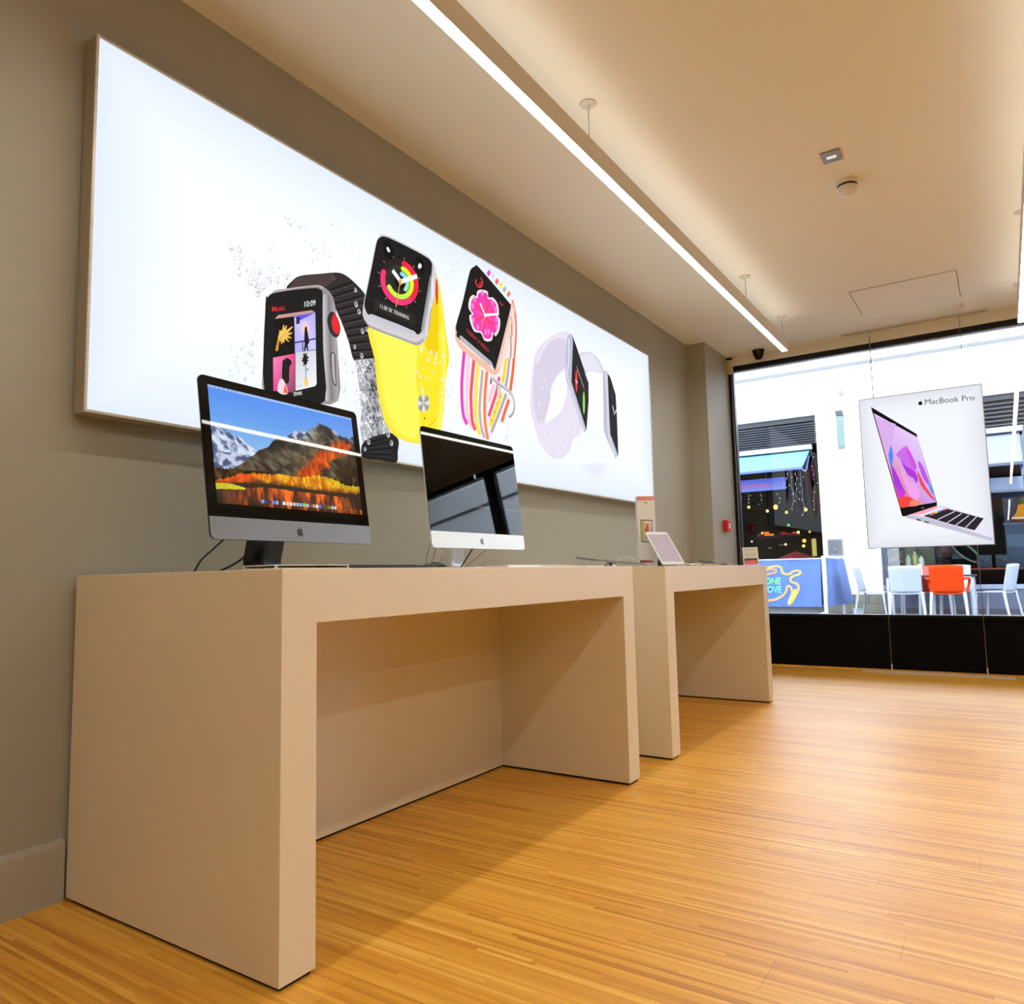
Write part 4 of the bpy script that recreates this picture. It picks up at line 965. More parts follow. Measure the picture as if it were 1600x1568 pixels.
def computer(label, loc, yaw, tilt, lit):
    w, h, chin = .65, .482, .065
    r = thing('desktop_computer', label, 'computer', (loc[0], loc[1], 0.9), yaw, 'desktop computers on the near table')
    zc = loc[2] - 0.9
    up = Vector((-math.sin(tilt), 0, math.cos(tilt))); n = Vector((math.cos(tilt), 0, math.sin(tilt)))
    def P(u, v, d): return Vector((0, u, 0)) + up * v + n * d + Vector((0, 0, zc))
    alu = M_space if lit else M_silver
    # rear shell: thin rim, bulging back
    out = rrect(w, h, .018)
    def ring(k, d): return [P(u * k, v * k, d) for u, v in out]
    layers = [ring(1, -.001), ring(1, -.006), ring(.97, -.012), ring(.86, -.022), ring(.66, -.034), ring(.4, -.044), ring(.12, -.048)]
    m = len(out); b = MB()
    vs = [p for l in layers for p in l]
    fs = [(i * m + k, i * m + (k + 1) % m, (i + 1) * m + (k + 1) % m, (i + 1) * m + k) for i in range(len(layers) - 1) for k in range(m)]
    b.add(vs, fs, True); b.add(layers[-1], [tuple(range(m))]); b.add(layers[0], [tuple(range(m - 1, -1, -1))])
    b.build('rear_shell', M_standdk if lit else M_silver, r)
    gh = h - chin
    g = MB().prism([(u, v + chin / 2) for u, v in rrect(w - .0006, gh, .018, top_only=True)], -.001, .001, lambda u, v, d: P(u, v, d)).build('front_glass', M_bezel, r)
    ch = [(u, -v - h / 2 + chin / 2) for u, v in rrect(w - .0006, chin - .0006, .018, top_only=True)]
    cho = MB().prism(ch, -.001, .0012, lambda u, v, d: P(u, v, d)).build('chin', alu, r)
    s = .030
    em = MB()
    for shp in (APPLE, LEAF):
        em.prism(curve([((u - .5) * s * .9, (v - .5) * s - h / 2 + chin / 2) for u, v in shp], 3), .001, .0016, lambda u, v, d: P(u, v, d))
    em.build('emblem', M_logo_d if lit else M_logo_g, cho)
    sw, sh, sv = .592, .352, .0385
    if lit:
        nu, nv = 300, 178
        img = landscape(nu, nv)
        me = bpy.data.meshes.new('screen')
        vs = [P(-sw / 2 + sw * i / nu, sv - sh / 2 + sh * j / nv, .00125) for j in range(nv + 1) for i in range(nu + 1)]
        W_ = nu + 1
        me.from_pydata(vs, [], [(j * W_ + i, j * W_ + i + 1, (j + 1) * W_ + i + 1, (j + 1) * W_ + i) for j in range(nv) for i in range(nu)])
        at = me.color_attributes.new('Col', 'FLOAT_COLOR', 'POINT')
        f = img.reshape(-1, 3) / 255.0
        f = np.where(f <= .04045, f / 12.92, ((f + .055) / 1.055) ** 2.4)
        at.data.foreach_set('color', np.concatenate([f, np.ones((len(f), 1))], 1).astype(np.float32).ravel())
        me.materials.append(M_screen)
        so = bpy.data.objects.new('screen', me); COL.objects.link(so); so.parent = r
        A = Art(lambda a, q, d: P(-sw / 2 + sw * a, sv - sh / 2 + sh * q, .00125 + d))
        rn = random.Random(11)
        pal = [(110, 160, 240), (46, 60, 120), (40, 40, 60), (90, 130, 230), (140, 170, 240), (60, 60, 40), (236, 236, 240), (240, 200, 170), (230, 230, 220), (226, 200, 150), (170, 190, 230), (120, 180, 240), (120, 220, 110), (190, 200, 210), (90, 90, 90), (230, 150, 120), (236, 236, 240), (90, 120, 220), (60, 60, 70), (120, 70, 40), (90, 140, 60), (190, 190, 190), (206, 206, 210)]
        for i, cc in enumerate(pal):
            x = .262 + .0232 * i
            A.poly([(x, .030), (x + .018, .030), (x + .018, .060), (x, .060)], cc)
        for i in range(7): A.poly([(.01 + .025 * i, .987), (.01 + .025 * i + .014, .987), (.01 + .025 * i + .014, .994), (.01 + .025 * i, .994)], (90, 110, 150))
        for i in range(6): A.poly([(.84 + .025 * i, .987), (.84 + .025 * i + .012, .987), (.84 + .025 * i + .012, .994), (.84 + .025 * i, .994)], (90, 110, 150))
        tag(A.build('dock_icons', M_screen, so), kind='stuff')
    else:
        me = MB().prism(rrect(sw, sh, .0005, 1), .001, .00125, lambda u, v, d: P(u, v + sv, d)).build('screen', M_bezel, r)
        A = Art(lambda a, q, d: P(a, q + sv, .00125 + d))
        for shp in (APPLE, LEAF):
            A.poly(curve([((u - .5) * .018 + .0, (v - .5) * .024 + .03) for u, v in shp], 3), (150, 156, 170))
        A.build('start_emblem', M_screen, me)
    # stand: plate that drops behind the body and turns forward into a foot
    x1, wd = -.16, .145
    line = [(-.045, zc + .02), (-.075, zc - .05), (-.105, zc - .16), (-.128, .075), (-.136, .045), (-.137, .028), (-.132, .014), (-.118, .006), (-.09, .005), (-.02, .005), (.05, .005)]
    line = curve(line, 4, False)
    st = MB(); L_, R_ = [], []
    for i, p in enumerate(line):
        a, c = line[max(i - 1, 0)], line[min(i + 1, len(line) - 1)]
        dx, dz = c[0] - a[0], c[1] - a[1]; l = math.hypot(dx, dz)
        L_.append((p[0] - dz / l * .0045, p[1] + dx / l * .0045)); R_.append((p[0] + dz / l * .0045, p[1] - dx / l * .0045))
    k = len(line)
    vs = [(x, yy, max(z, .0005)) for side in (L_, R_) for x, z in side for yy in (-wd / 2, wd / 2)]
    fs = []
    for i in range(k - 1):
        a0, b0 = i * 2, (k + i) * 2
        fs += [(a0, a0 + 1, a0 + 3, a0 + 2), (b0, b0 + 2, b0 + 3, b0 + 1), (a0, a0 + 2, b0 + 2, b0), (a0 + 1, b0 + 1, b0 + 3, a0 + 3)]
    fs += [(0, 2 * k, 2 * k + 1, 1), (2 * k - 2, 2 * k - 1, 4 * k - 1, 4 * k - 2)]
    st.add(vs, fs, True)
    st.build('stand', M_standdk if lit else M_silver, r)
    return r
computer('dark grey desktop computer with a lit mountain lake screen', (.397, .464, 1.229), .041, .149, True)
computer('silver desktop computer with a dark mirroring screen', (.420, 1.417, 1.224), -.008, .117, False)

TT = 0.9
def cord(name, label, pts, r, m):
    tag(MB().tube(curve(pts, 6, False), r, 6).build(name, m), label, 'cable')
cord('power_cord', 'black cord hanging in a loop behind the dark grey computer', [(.29, .34, 1.04), (.25, .30, .985), (.22, .265, .94), (.20, .255, .906), (.16, .26, .9035), (.05, .27, .9035)], .003, M_cord)
cord('power_cord', 'short black cord at the foot of the dark grey computer stand', [(.20, .44, .955), (.20, .40, .93), (.195, .345, .906), (.14, .33, .9035)], .0035, M_cord)
cord('power_cord', 'black cord slanting down from under the silver computer', [(.36, 1.50, 1.02), (.35, 1.475, .985), (.34, 1.43, .93), (.33, 1.40, .904), (.25, 1.40, .9035)], .003, M_cord)
cord('grey_cord', 'thin grey cord dangling at the left under the silver computer', [(.36, 1.21, 1.05), (.345, 1.195, .985), (.33, 1.195, .94), (.33, 1.21, .917), (.34, 1.228, .95), (.355, 1.245, 1.05)], .0022, M_cordg)
cord('grey_cord', 'thin grey cord slanting down at the right under the silver computer', [(.36, 1.62, 1.02), (.34, 1.58, .98), (.3, 1.53, .93), (.28, 1.50, .9025)], .0016, M_cordg)

# flat things near the table front, seen edge on
M_keys = mat('dark_keyboard', (38, 34, 30), 0.4, var=0.05)
M_keysw = mat('white_keyboard', (232, 224, 212), 0.4, var=0.02)
M_acr = mat('clear_acrylic', (214, 210, 206), 0.08, var=0.05, spec=0.8)
def keyboard(label, x, y, w, d, m, h=.011):
    r = thing('keyboard', label, 'keyboard', (x, y, TT))
    MB().prism([(-d / 2, 0), (d / 2, 0), (d / 2, .004), (-d / 2, h)], -w / 2, w / 2, lambda u, v, q: (u, q, v)).build('base', m, r)
    k = MB()
    nx, ny = 5, 16
    for i in range(nx):
        for j in range(ny):
            u0, u1 = -d / 2 + .006 + (d - .012) * i / nx, -d / 2 + .006 + (d - .012) * (i + .86) / nx
            q0, q1 = -w / 2 + .006 + (w - .012) * j / ny, -w / 2 + .006 + (w - .012) * (j + .86) / ny
            zt = h + (.004 - h) * ((u0 + u1) / 2 + d / 2) / d
            k.box(u0, u1, q0, q1, zt + .0001, zt + .0018)
    tag(k.build('keys', m, r), kind='stuff')
    return r
keyboard('dark keyboard lying before the dark grey computer', .775, .455, .40, .115, M_keys)
keyboard('white keyboard lying before the silver computer', .78, 1.36, .40, .115, M_keysw)
ms = thing('computer_mouse', 'black computer mouse at the end of the dark keyboard', 'mouse', (.765, .715, TT), .15)
def mouse_top(a, b):
    t = a * 2 - 1; s = b * 2 - 1
    return (s * .029 * math.sqrt(max(0, 1 - (abs(t) ** 3.2))), t * .056, .0035 + .017 * (1 - t * t) ** .8 * (1 - .55 * s * s))
MB().grid(14, 10, mouse_top).build('shell', mat('glossy_black_shell', (10, 10, 11), 0.08, spec=0.8), ms, solid=.0008)
MB().prism([(.024 * math.cos(t), .05 * math.sin(t)) for t in [math.tau * i / 20 for i in range(20)]], 0, .0045, lambda u, v, d: (u, v, d)).build('base', M_space, ms)
tr = thing('acrylic_tray', 'clear acrylic tray lying before the stand of the dark grey computer', 'tray', (.80, .125, TT))
MB().box(-.06, .06, -.10, .13, 0, .003).build('bottom_plate', M_acr, tr)
MB().box(-.06, .06, -.10, .13, .0075, .0105).build('top_plate', M_acr, tr)
MB().box(-.06, -.054, -.10, .13, .003, .0075).box(.054, .06, -.10, -.095, .003, .0075).box(-.06, .06, .125, .13, .003, .0075).build('rim', M_acr, tr)
tp = thing('white_trackpad', 'white trackpad to the right of the white keyboard', 'trackpad', (.79, 1.66, TT))
MB().prism([(-.055, 0), (.055, 0), (.055, .004), (-.055, .010)], -.08, .08, lambda u, v, q: (u, q, v)).build('body', M_keysw, tp)
MB().prism([(-.053, .0102), (.053, .0044), (.053, .0049), (-.053, .0107)], -.078, .078, lambda u, v, q: (u, q, v)).build('touch_surface', M_acr, tp)
ap = thing('acrylic_plate', 'low clear acrylic plate before the silver computer', 'plate', (.82, 1.08, TT))
MB().box(-.05, .05, -.11, .11, 0, .006, .001).build('plate', M_acr, ap)
MB().box(-.045, .045, -.10, .10, .0062, .0075).build('card', M_keysw, ap)

# ------------------------------------------------------------------ things on the second table
M_white = mat('white_card', (236, 234, 232), 0.5, var=0.01)
M_whiteg = mat('white_gloss', (238, 238, 242), 0.12, var=0.01)
M_slate = mat('grey_slate_slab', (150, 148, 146), 0.35, metal=0.3, var=0.02)
M_gold = mat('gold_aluminium', (206, 182, 130), 0.3, metal=0.8)
M_printd = dye_mat('printed_card', 0.35)
M_tabscr = print_mat('pale_tablet_screen', 0.8, 0.05)
# tall box on edge: front turned to the viewer
tb_ = thing('tall_display_box', 'tall white box with orange top band and small framed picture', 'box', (.555, 2.88, TT), .66)
bx, bd, bh = .102, .045, .405
MB().box(-bx / 2, bx / 2, -bd / 2, bd / 2, .02, bh, .001).build('box_body', M_white, tb_)
MB().box(-bx / 2 - .004, bx / 2 + .004, -bd / 2 - .004, bd / 2 + .004, 0, .02, .001).build('foot', M_white, tb_)
A = Art(lambda a, b, h: (a * bx - bx / 2, -bd / 2 - h, b * bh))
A.poly([(0.0, .94), (1, .94), (1, .998), (0.0, .998)], [(236, 150, 120), (240, 170, 140), (236, 176, 150), (240, 140, 110)])
A.line([(.38, .905), (.56, .905)], .012, (136, 128, 122), 1)
A.poly([(.14, .35), (.82, .34), (.82, .66), (.14, .67)], (92, 94, 96))
A.poly([(.175, .362), (.785, .354), (.785, .648), (.175, .657)], [(190, 190, 130), (206, 206, 226), (226, 224, 236), (236, 176, 96)])
A.poly([(.175, .40), (.36, .40), (.36, .65), (.175, .655)], (196, 196, 120))
A.poly([(.44, .40), (.60, .38), (.60, .61), (.46, .61)], (236, 104, 44)); A.poly([(.40, .42), (.46, .42), (.46, .56), (.40, .55)], (120, 90, 70))
A.poly([(.42, .62), (.58, .62), (.58, .64), (.42, .64)], (250, 250, 250)); A.poly([(.64, .46), (.76, .46), (.76, .56), (.64, .56)], (190, 190, 222))
A.poly([(.04, .06), (.78, .06), (.78, .095), (.04, .10)], [(90, 80, 80), (236, 110, 120), (236, 110, 120), (110, 90, 90)])
tag(A.build('front_print', M_printd, tb_), kind='stuff')
# tablet leaning back, facing the aisle
tab = thing('tablet_computer', 'white rimmed tablet leaning back on a stand beside the tall box', 'tablet', (.745, 2.80, TT), -.5)
lean = math.radians(52)
ux, uz = -math.cos(lean), math.sin(lean)
nx_, nz_ = math.sin(lean), math.cos(lean)
def TP(u, v, d): return (ux * v + nx_ * d, u, .004 + uz * v + nz_ * d)
MB().prism(rrect(.158, .235, .012), 0, .0065, lambda u, v, d: TP(u, v + .1225, d)).build('rim', M_whiteg, tab)
MB().prism(rrect(.140, .198, .001, 1), .0065, .0069, lambda u, v, d: TP(u, v + .1225, d)).build('screen', mat('dim_tablet_glass', (196, 190, 214), 0.06, var=0.02), tab)
MB().prism([(-.005, 0), (-.105, 0), (-.085, .09)], -.03, .03, lambda u, v, q: (u, q, v)).build('stand', M_cord, tab)
# slab tipped up on a round mount
slab = thing('tilted_tablet', 'thin grey tablet tipped up on a white round mount, seen edge on', 'tablet', (.45, 2.60, TT), -.5)
MB().obox((.02, .0, .034), (1, 0, -.10), (0, 1, -.085), (.10, .085, 1), .10, .165, .0035).build('body', M_slate, slab)
MB().obox((.02, .0, .0385), (1, 0, -.10), (0, 1, -.085), (.10, .085, 1), .094, .158, .0006).build('screen', M_bezel, slab)
MB().lathe([(.034, 0), (.036, .004), (.032, .014), (.026, .022), (.018, .027), (.0, .028)], (.085, -.05, 0), 20).build('mount', M_whiteg, slab)
MB().obox((.110, -.067, .016), (1, 0, 0), (0, 1, 0), (0, 0, 1), .006, .006, .006).build('mount_port', M_cord, slab)
MB().tube(curve([(-.06, .06, .004), (-.06, .11, .045), (-.06, .16, .06), (-.06, .22, .045), (-.05, .27, .004)], 6, False), .0025, 6).build('charging_cord', M_whiteg, slab)
def phone(name, label, loc, rz, m, L=.14, w=.07, tip=.10):
    r = thing(name, label, 'phone', loc, rz)
    MB().obox((0, 0, .012 + tip * w / 2), (1, 0, -tip), (0, 1, 0), (tip, 0, 1), w / 2, L / 2, .0038).build('body', m, r)
    MB().obox((0.0004, 0, .0164 + tip * w / 2), (1, 0, -tip), (0, 1, 0), (tip, 0, 1), w / 2 - .003, L / 2 - .008, .0004).build('screen', M_bezel, r)
    MB().lathe([(.022, 0), (.022, .004), (.014, .012), (0, .012)], (0.0, 0, 0), 16).build('mount', M_whiteg, r)
    return r
phone('smartphone', 'gold phone on a white mount behind the tablet', (.66, 3.60, TT), -.5, M_gold, tip=.30)
phone('smartphone', 'white phone on a white mount next to the tablet', (.72, 3.12, TT), -.1, M_whiteg, tip=.16)
phone('smartphone', 'grey phone lying near the price card', (.80, 3.50, TT), .1, M_slate, tip=.06)
# small price card leaning at the table end, facing the viewer
pc = thing('price_card', 'small beige price card with a red block, propped at the table end', 'card', (.852, 3.92, TT), .1)
cl = math.radians(72)
def CP(u, v, d): return (u + v * -.10, v * math.cos(cl) - d * math.sin(cl), .004 + v * math.sin(cl) + d * math.cos(cl))
MB().prism([(-.05, 0), (.05, 0), (.05, .122), (-.05, .122)], 0, .005, CP).build('card', mat('beige_card', (214, 210, 186), 0.6), pc)
A = Art(lambda a, b, h: CP(-.05 + .1 * a, .122 * b, .005 + h))
A.poly([(.08, .06), (.92, .06), (.92, .36), (.08, .36)], (52, 50, 50)); A.poly([(.14, 0.0), (.86, 0.0), (.86, .24), (.14, .24)], (236, 96, 92))
for b, t in ((.88, 150), (.80, 176), (.66, 170), (.60, 182), (.54, 176), (.44, 186)): A.line([(.12, b), (.86, b)], .025, (t, t - 4, t - 22), 1)
A.build('card_print', M_printd, pc)
MB().prism([(-.004, .0), (.004, 0), (.002, .075), (-.002, .075)], 0, .004, lambda u, v, d: (u - .03 - .004, .065 - v * .45 + d, .002 + v)).build('prop', M_white, pc)

# ------------------------------------------------------------------ ceiling and wall fittings
em_ = thing('emergency_downlight', 'small grey square light fitting in the ceiling', 'downlight', (1.69, 2.69, ZC))
MB().box(-.045, .045, -.055, .055, -.008, 0, .002).build('plate', mat('grey_fitting', (150, 146, 146), 0.4, metal=0.3), em_)
MB().box(-.022, .022, -.012, .012, -.0095, -.008).build('lens', emat('fitting_lens', (255, 250, 240), .8), em_)
M_plastic = mat('white_plastic', (236, 230, 228), 0.4, var=0.01)
sd = thing('smoke_detector', 'round white smoke detector with a black band on the ceiling', 'smoke detector', (1.71, 3.0, ZC))
MB().lathe([(.052, 0), (.052, -.022), (.049, -.024)], n=32).build('base', M_plastic, sd)
MB().lathe([(.049, -.024), (.049, -.036)], n=32).build('vent_band', M_cord, sd)
MB().lathe([(.050, -.036), (.051, -.042), (.046, -.060), (.030, -.078), (.0, -.084)], n=32).build('cap', M_plastic, sd)
d2 = thing('ceiling_sensor', 'little white round sensor on the ceiling beside the hatch', 'sensor', (2.10, 5.56, ZC))
MB().lathe([(.036, 0), (.036, -.008), (.030, -.012)], n=24).build('base', M_plastic, d2)
MB().lathe([(.026, -.012), (.024, -.026), (.0, -.03)], n=24).build('dome', M_plastic, d2)
hx0, hx1, hy0, hy1 = 1.445, 2.12, 4.73, 5.33
hat = tag(MB().box(hx0, hx1, hy0, hy1, ZC - .003, ZC + .001, .0008).build('ceiling_hatch', M_ceil), 'flush white access hatch in the ceiling by the window', 'hatch')
hg = MB()
for a in ((hx0 - .006, hx0, hy0 - .006, hy1 + .006), (hx1, hx1 + .006, hy0 - .006, hy1 + .006), (hx0, hx1, hy0 - .006, hy0), (hx0, hx1, hy1, hy1 + .006)): hg.box(a[0], a[1], a[2], a[3], ZC - .0012, ZC + .001)
hg.build('hatch_joint', mat('brown_joint', (150, 122, 80), 0.8), hat)
dc = thing('dome_camera', 'black dome camera under the ceiling by the window corner', 'camera', (.49, 5.80, ZC))
MB().lathe([(.056, 0), (.056, -.012), (.050, -.02), (.047, -.04), (.038, -.058)], n=28).build('housing', M_logo_d, dc)
MB().lathe([(.038, -.058), (.034, -.074), (.020, -.086), (.0, -.09)], n=28).build('dome', M_bezel, dc)
mo = thing('motion_sensor', 'cream wall sensor box at the top corner of the window', 'sensor', (.193, 5.885, 2.735))
MB().box(-.026, .026, -.022, .022, 0, .135, .004).build('case', mat('cream_plastic', (232, 214, 176), 0.45), mo)
MB().box(-.018, .018, -.0235, -.0215, .012, .05, .0005).build('lens', mat('milky_lens', (206, 190, 156), 0.3), mo)
MB().box(-.028, .028, -.024, .024, .135, .15).build('bracket', M_cord, mo)
fc = thing('fire_call_point', 'red fire alarm call point on the wall pier beside the window', 'call point', (.166, 5.575, 1.268))
MB().box(0, .045, -.05, .05, -.05, .05, .004).build('box', mat('red_plastic', (214, 30, 26), 0.4), fc)
MB().box(.0445, .047, -.02, .02, -.022, .022).build('push_plate', M_plastic, fc)

# ------------------------------------------------------------------ the street
YB = 14.3
M_pave = mat('grey_paving', (93, 94, 99), 0.8, var=0.06, scale=2, bump=0.1)
struct(MB().box(-30, 34, YW + 0.25, 40, -0.1, 0.0).build('street_ground', M_pave))
M_render = mat('white_render', (244, 244, 246), 0.8, var=0.01, scale=1.2)
M_plinth = mat('grey_stone_plinth', (88, 87, 77), 0.85, var=0.15, scale=9, bump=0.2, bscale=20)
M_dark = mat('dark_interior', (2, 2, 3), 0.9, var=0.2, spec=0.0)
M_darkb = mat('dark_blue_interior', (17, 20, 31), 0.8, var=0.2, spec=0.05)
M_ledge = mat('grey_ledge', (87, 87, 88), 0.7, var=.2, scale=30)
XA0, XA1, ZA = -7.0, -.665, 3.885      # left opening
XB0, XB1, ZB = .335, 7.0, 3.838        # right opening
fac = thing('street_building', 'white rendered building across the street with two dark shopfronts', 'building')
MB().box(-16, XA0, YB, YB + .4, 0, 5.4).build('wall', M_render, fac)
MB().box(XA1, XB0, YB, YB + .4, .36, ZB).build('pillar', M_render, fac)
MB().box(XB1, 20, YB, YB + .4, 0, 5.4).build('wall', M_render, fac)
MB().box(XA0, XA1, YB, YB + .4, ZA, 5.4).box(XA1, XB1, YB, YB + .4, ZB, 5.4).build('upper_wall', M_render, fac)
MB().box(-16, 20, YB - .03, YB, 4.74, 4.81).build('ledge', M_ledge, fac)
for i in range(4):
    MB().box(XA1 + .003 + i * .249, XA1 + .246 + i * .249, YB - .012, YB + .38, .185, .357, .006).build('plinth_stone', M_plinth, fac)
for i in range(3):
    MB().box(XA1 + .003 + i * .332, XA1 + .329 + i * .332, YB - .014, YB + .38, .004, .180, .006).build('plinth_stone', M_plinth, fac)
MB().box(XA0, XA1 + .2, YB + .4, YB + .45, 0, 0.001).build('threshold', M_pave, fac)
# rooms behind the openings
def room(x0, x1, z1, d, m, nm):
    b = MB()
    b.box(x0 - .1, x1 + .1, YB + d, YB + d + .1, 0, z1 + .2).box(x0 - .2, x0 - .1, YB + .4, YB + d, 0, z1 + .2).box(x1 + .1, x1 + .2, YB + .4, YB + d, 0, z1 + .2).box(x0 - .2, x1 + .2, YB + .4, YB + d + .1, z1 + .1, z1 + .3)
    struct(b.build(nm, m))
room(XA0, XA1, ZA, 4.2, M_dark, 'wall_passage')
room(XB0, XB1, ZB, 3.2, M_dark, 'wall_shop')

M_slat = mat('grey_louvre', (71, 73, 82), 0.4, metal=0.4, var=0.03)
M_slatd = mat('dark_louvre_frame', (20, 22, 28), 0.5, metal=0.3)
def louvre(label, x0, x1, z0, z1, n):
    r = thing('louvre_grille', label, 'grille', (0, YB + .10, 0))
    MB().box(x0, x1, -.03, .08, z1 - .10, z1).box(x0, x0 + .05, -.03, .08, z0, z1 - .10).box(x1 - .05, x1, -.03, .08, z0, z1 - .10).box(x0, x1, .10, .11, z0, z1).build('frame', M_slatd, r)
    for i in range(n):
        z = z0 + (z1 - .12 - z0) * (i + .5) / n
        h = (z1 - .12 - z0) / n
        MB().prism([(-.045, -h * .32), (-.05, -h * .05), (.045, h * .34), (.05, h * .12)], x0 + .05, x1 - .05, lambda u, v, w, z=z: (w, u, z + v)).build('slat', M_slat, r)
    return r
louvre('grey louvre grille over the left dark shopfront, above the pale awning', XA0, XA1, 3.33, ZA, 9)
louvre('grey louvre grille over the right shopfront, beside the hanging advert', XB0, XB1, 3.27, ZB, 6)

# awnings
M_awn = mat('pale_blue_awning', (80, 132, 142), 0.8, var=0.02, spec=0.1)
M_awnv = mat('grey_blue_awning', (93, 99, 119), 0.7, var=0.02)
M_blue = mat('blue_metal', (45, 62, 144), 0.4, metal=0.2)
def awning(label, x0, x1, z1, drop, out, m, zc):
    r = thing('shop_awning', label, 'awning', (0, YB, 0))
    MB().grid(24, 8, lambda a, b: (x0 + (x1 - x0) * a, -.04 - out * b, z1 - drop * b - .015 * math.sin(b * math.pi))).build('cloth', m, r, solid=.006)
    MB().box(x0 - .05, x1 + .05, -.12, -.005, z1 + .0, z1 + .10, .01).build('cassette', mat('pale_cassette', (113, 118, 133), 0.4), r)
    MB().box(x0, x1, -.08 - out, -.03 - out, z1 - drop - .05, z1 - drop, .005).build('front_bar', M_blue if zc else mat('dark_bar', (43, 48, 71), .5), r)
    for x in (x0 + .08, x1 - .02):
        MB().tube(curve([(x, -.05, z1 - .12), (x, -out * .55, z1 - drop - .03), (x, -.05 - out, z1 - drop - .03)], 5, False), .018, 8).build('arm', M_blue, r)
    return r
awning('pale blue awning over the left dark shopfront', XA0 + .2, -.80, 3.19, .42, .75, M_awn, 1)
awning('grey blue awning over the right shopfront', .5, 2.62, 3.13, .62, .9, M_awnv, 0)
# valance sheet under the right awning
tag(MB().grid(20, 4, lambda a, b: (2.16 - 1.6 + 2.06 * a, YB - .05 + .02 * math.sin(a * 30), 2.36 - .26 * b)).build('fabric_valance', M_awnv, solid=.004), 'grey blue cloth strip hanging under the right awning', 'valance')

# shop sign with red writing
sg = thing('shop_sign', 'blue glowing sign with pink writing under the pale awning', 'sign', (0, 13.98, 0))
M_sign = print_mat('sign_face', .9)
sx0, sx1, sz0, sz1 = -4.6, -1.235, 2.42, 2.66
MB().box(sx0, sx1, -.02, .10, sz0, sz1, .006).build('case', M_blue, sg)
A = Art(lambda a, b, h: (a, -.021 - h, b))
A.poly([(sx0 + .02, sz0 + .015), (sx1 - .02, sz0 + .015), (sx1 - .02, sz1 - .015), (sx0 + .02, sz1 - .015)], [(140, 156, 244), (140, 156, 244), (84, 100, 232), (84, 100, 232)])
A.text('MARONOKSIA', (-2.14, 2.485), (-1.50, 2.485), (-2.14, 2.56), (226, 96, 190), .006)
A.build('sign_face', M_sign, sg)
for x in (-3.6, -1.6): MB().tube([(x, .04, sz1), (x, .04, 3.02)], .012, 6).build('hanger', M_slatd, sg)

# icicle lights
M_bulb = emat('icicle_bulb', (255, 244, 214), 1.5)
M_ltwire = mat('pale_light_wire', (90, 93, 105), 0.5)
rl = random.Random(5)
def icicle(label, x, y, z0, z1, n):
    r = thing('icicle_lights', label, 'string lights', (x, y, 0), group='icicle lights under the pale awning')
    pts = [(rl.gauss(0, .018), rl.gauss(0, .01), z0 + (z1 - z0) * i / n) for i in range(n + 1)]
    MB().tube(pts, .002, 5).build('wire', M_ltwire, r)
    b = MB()
    for p in pts[1:]: b.lathe([(0, -.009), (.007, -.003), (.007, .004), (0, .009)], (p[0] + rl.gauss(0, .02), p[1] - .01, p[2]), 6)
    tag(b.build('bulbs', M_bulb, r), kind='stuff')
for i, (x, z0, z1, n) in enumerate(((-.755, 3.20, 2.00, 7), (-.83, 2.72, 1.86, 6), (-.93, 2.74, 2.16, 6), (-1.02, 2.74, 1.98, 5), (-1.10, 2.74, 2.40, 4), (-1.36, 2.42, 2.16, 3), (-1.72, 2.42, 2.16, 3), (-1.98, 2.42, 2.20, 3), (-2.14, 2.42, 2.10, 3))):
    icicle('%s icicle light string from the right below the pale awning' % ('first', 'second', 'third', 'fourth', 'fifth', 'sixth', 'seventh', 'eighth', 'ninth')[i], x, (14.24 if x > -.8 else 13.5) if x > -1.2 else 14.0, z0, z1, n)

# lamps glowing in the dark passage
def glow(name, label, parts):
    r = thing(name, label, 'lights')
    for (x, y, z, rx, rz, c, s) in parts:
        MB().lathe([(rx * math.sin(math.pi * i / 6), -rz * math.cos(math.pi * i / 6)) for i in range(7)], (x, y, z), 10).build('bulb', emat('passage_glow', c, s), r)
    return r
yg = 17.0
fb = glow('festoon_lights', 'string of warm bulbs across the left dark passage', [(-2.81, yg, 2.36, .035, .035, (255, 210, 120), 2), (-2.376, yg, 2.24, .035, .035, (255, 226, 150), 2), (-2.18, yg, 2.32, .05, .06, (255, 190, 90), 3),
    (-1.94, yg, 2.18, .035, .035, (240, 220, 120), 1.6), (-1.507, yg, 2.216, .04, .04, (250, 220, 110), 2), (-1.91, yg, 1.88, .03, .03, (80, 230, 90), 1.6)])
MB().tube(curve([(-3.4, yg, 2.5), (-2.81, yg, 2.40), (-2.376, yg, 2.28), (-2.18, yg, 2.40), (-1.94, yg, 2.22), (-1.507, yg, 2.26), (-.9, yg, 2.5)], 5, False), .006, 5).build('wire', M_slatd, fb)
glow('candle_lamps', 'scattered small lamps low in the left dark passage', [(-1.70, yg, 1.70, .035, .035, (255, 220, 120), 2), (-1.58, yg, 1.50, .045, .045, (255, 170, 70), 2), (-1.60, yg, 1.38, .035, .035, (250, 220, 110), 1.8), (-2.0, yg, 1.43, .03, .03, (250, 236, 180), 1.2),
    (-2.78, yg, 1.53, .025, .025, (240, 230, 200), 1), (-2.52, yg, 1.72, .03, .03, (255, 200, 130), 1.5), (-2.36, yg, 1.36, .05, .012, (190, 150, 60), .8), (-2.1, yg, 1.42, .06, .010, (150, 150, 120), .6), (-1.45, yg, 1.70, .03, .03, (240, 200, 120), 1)])
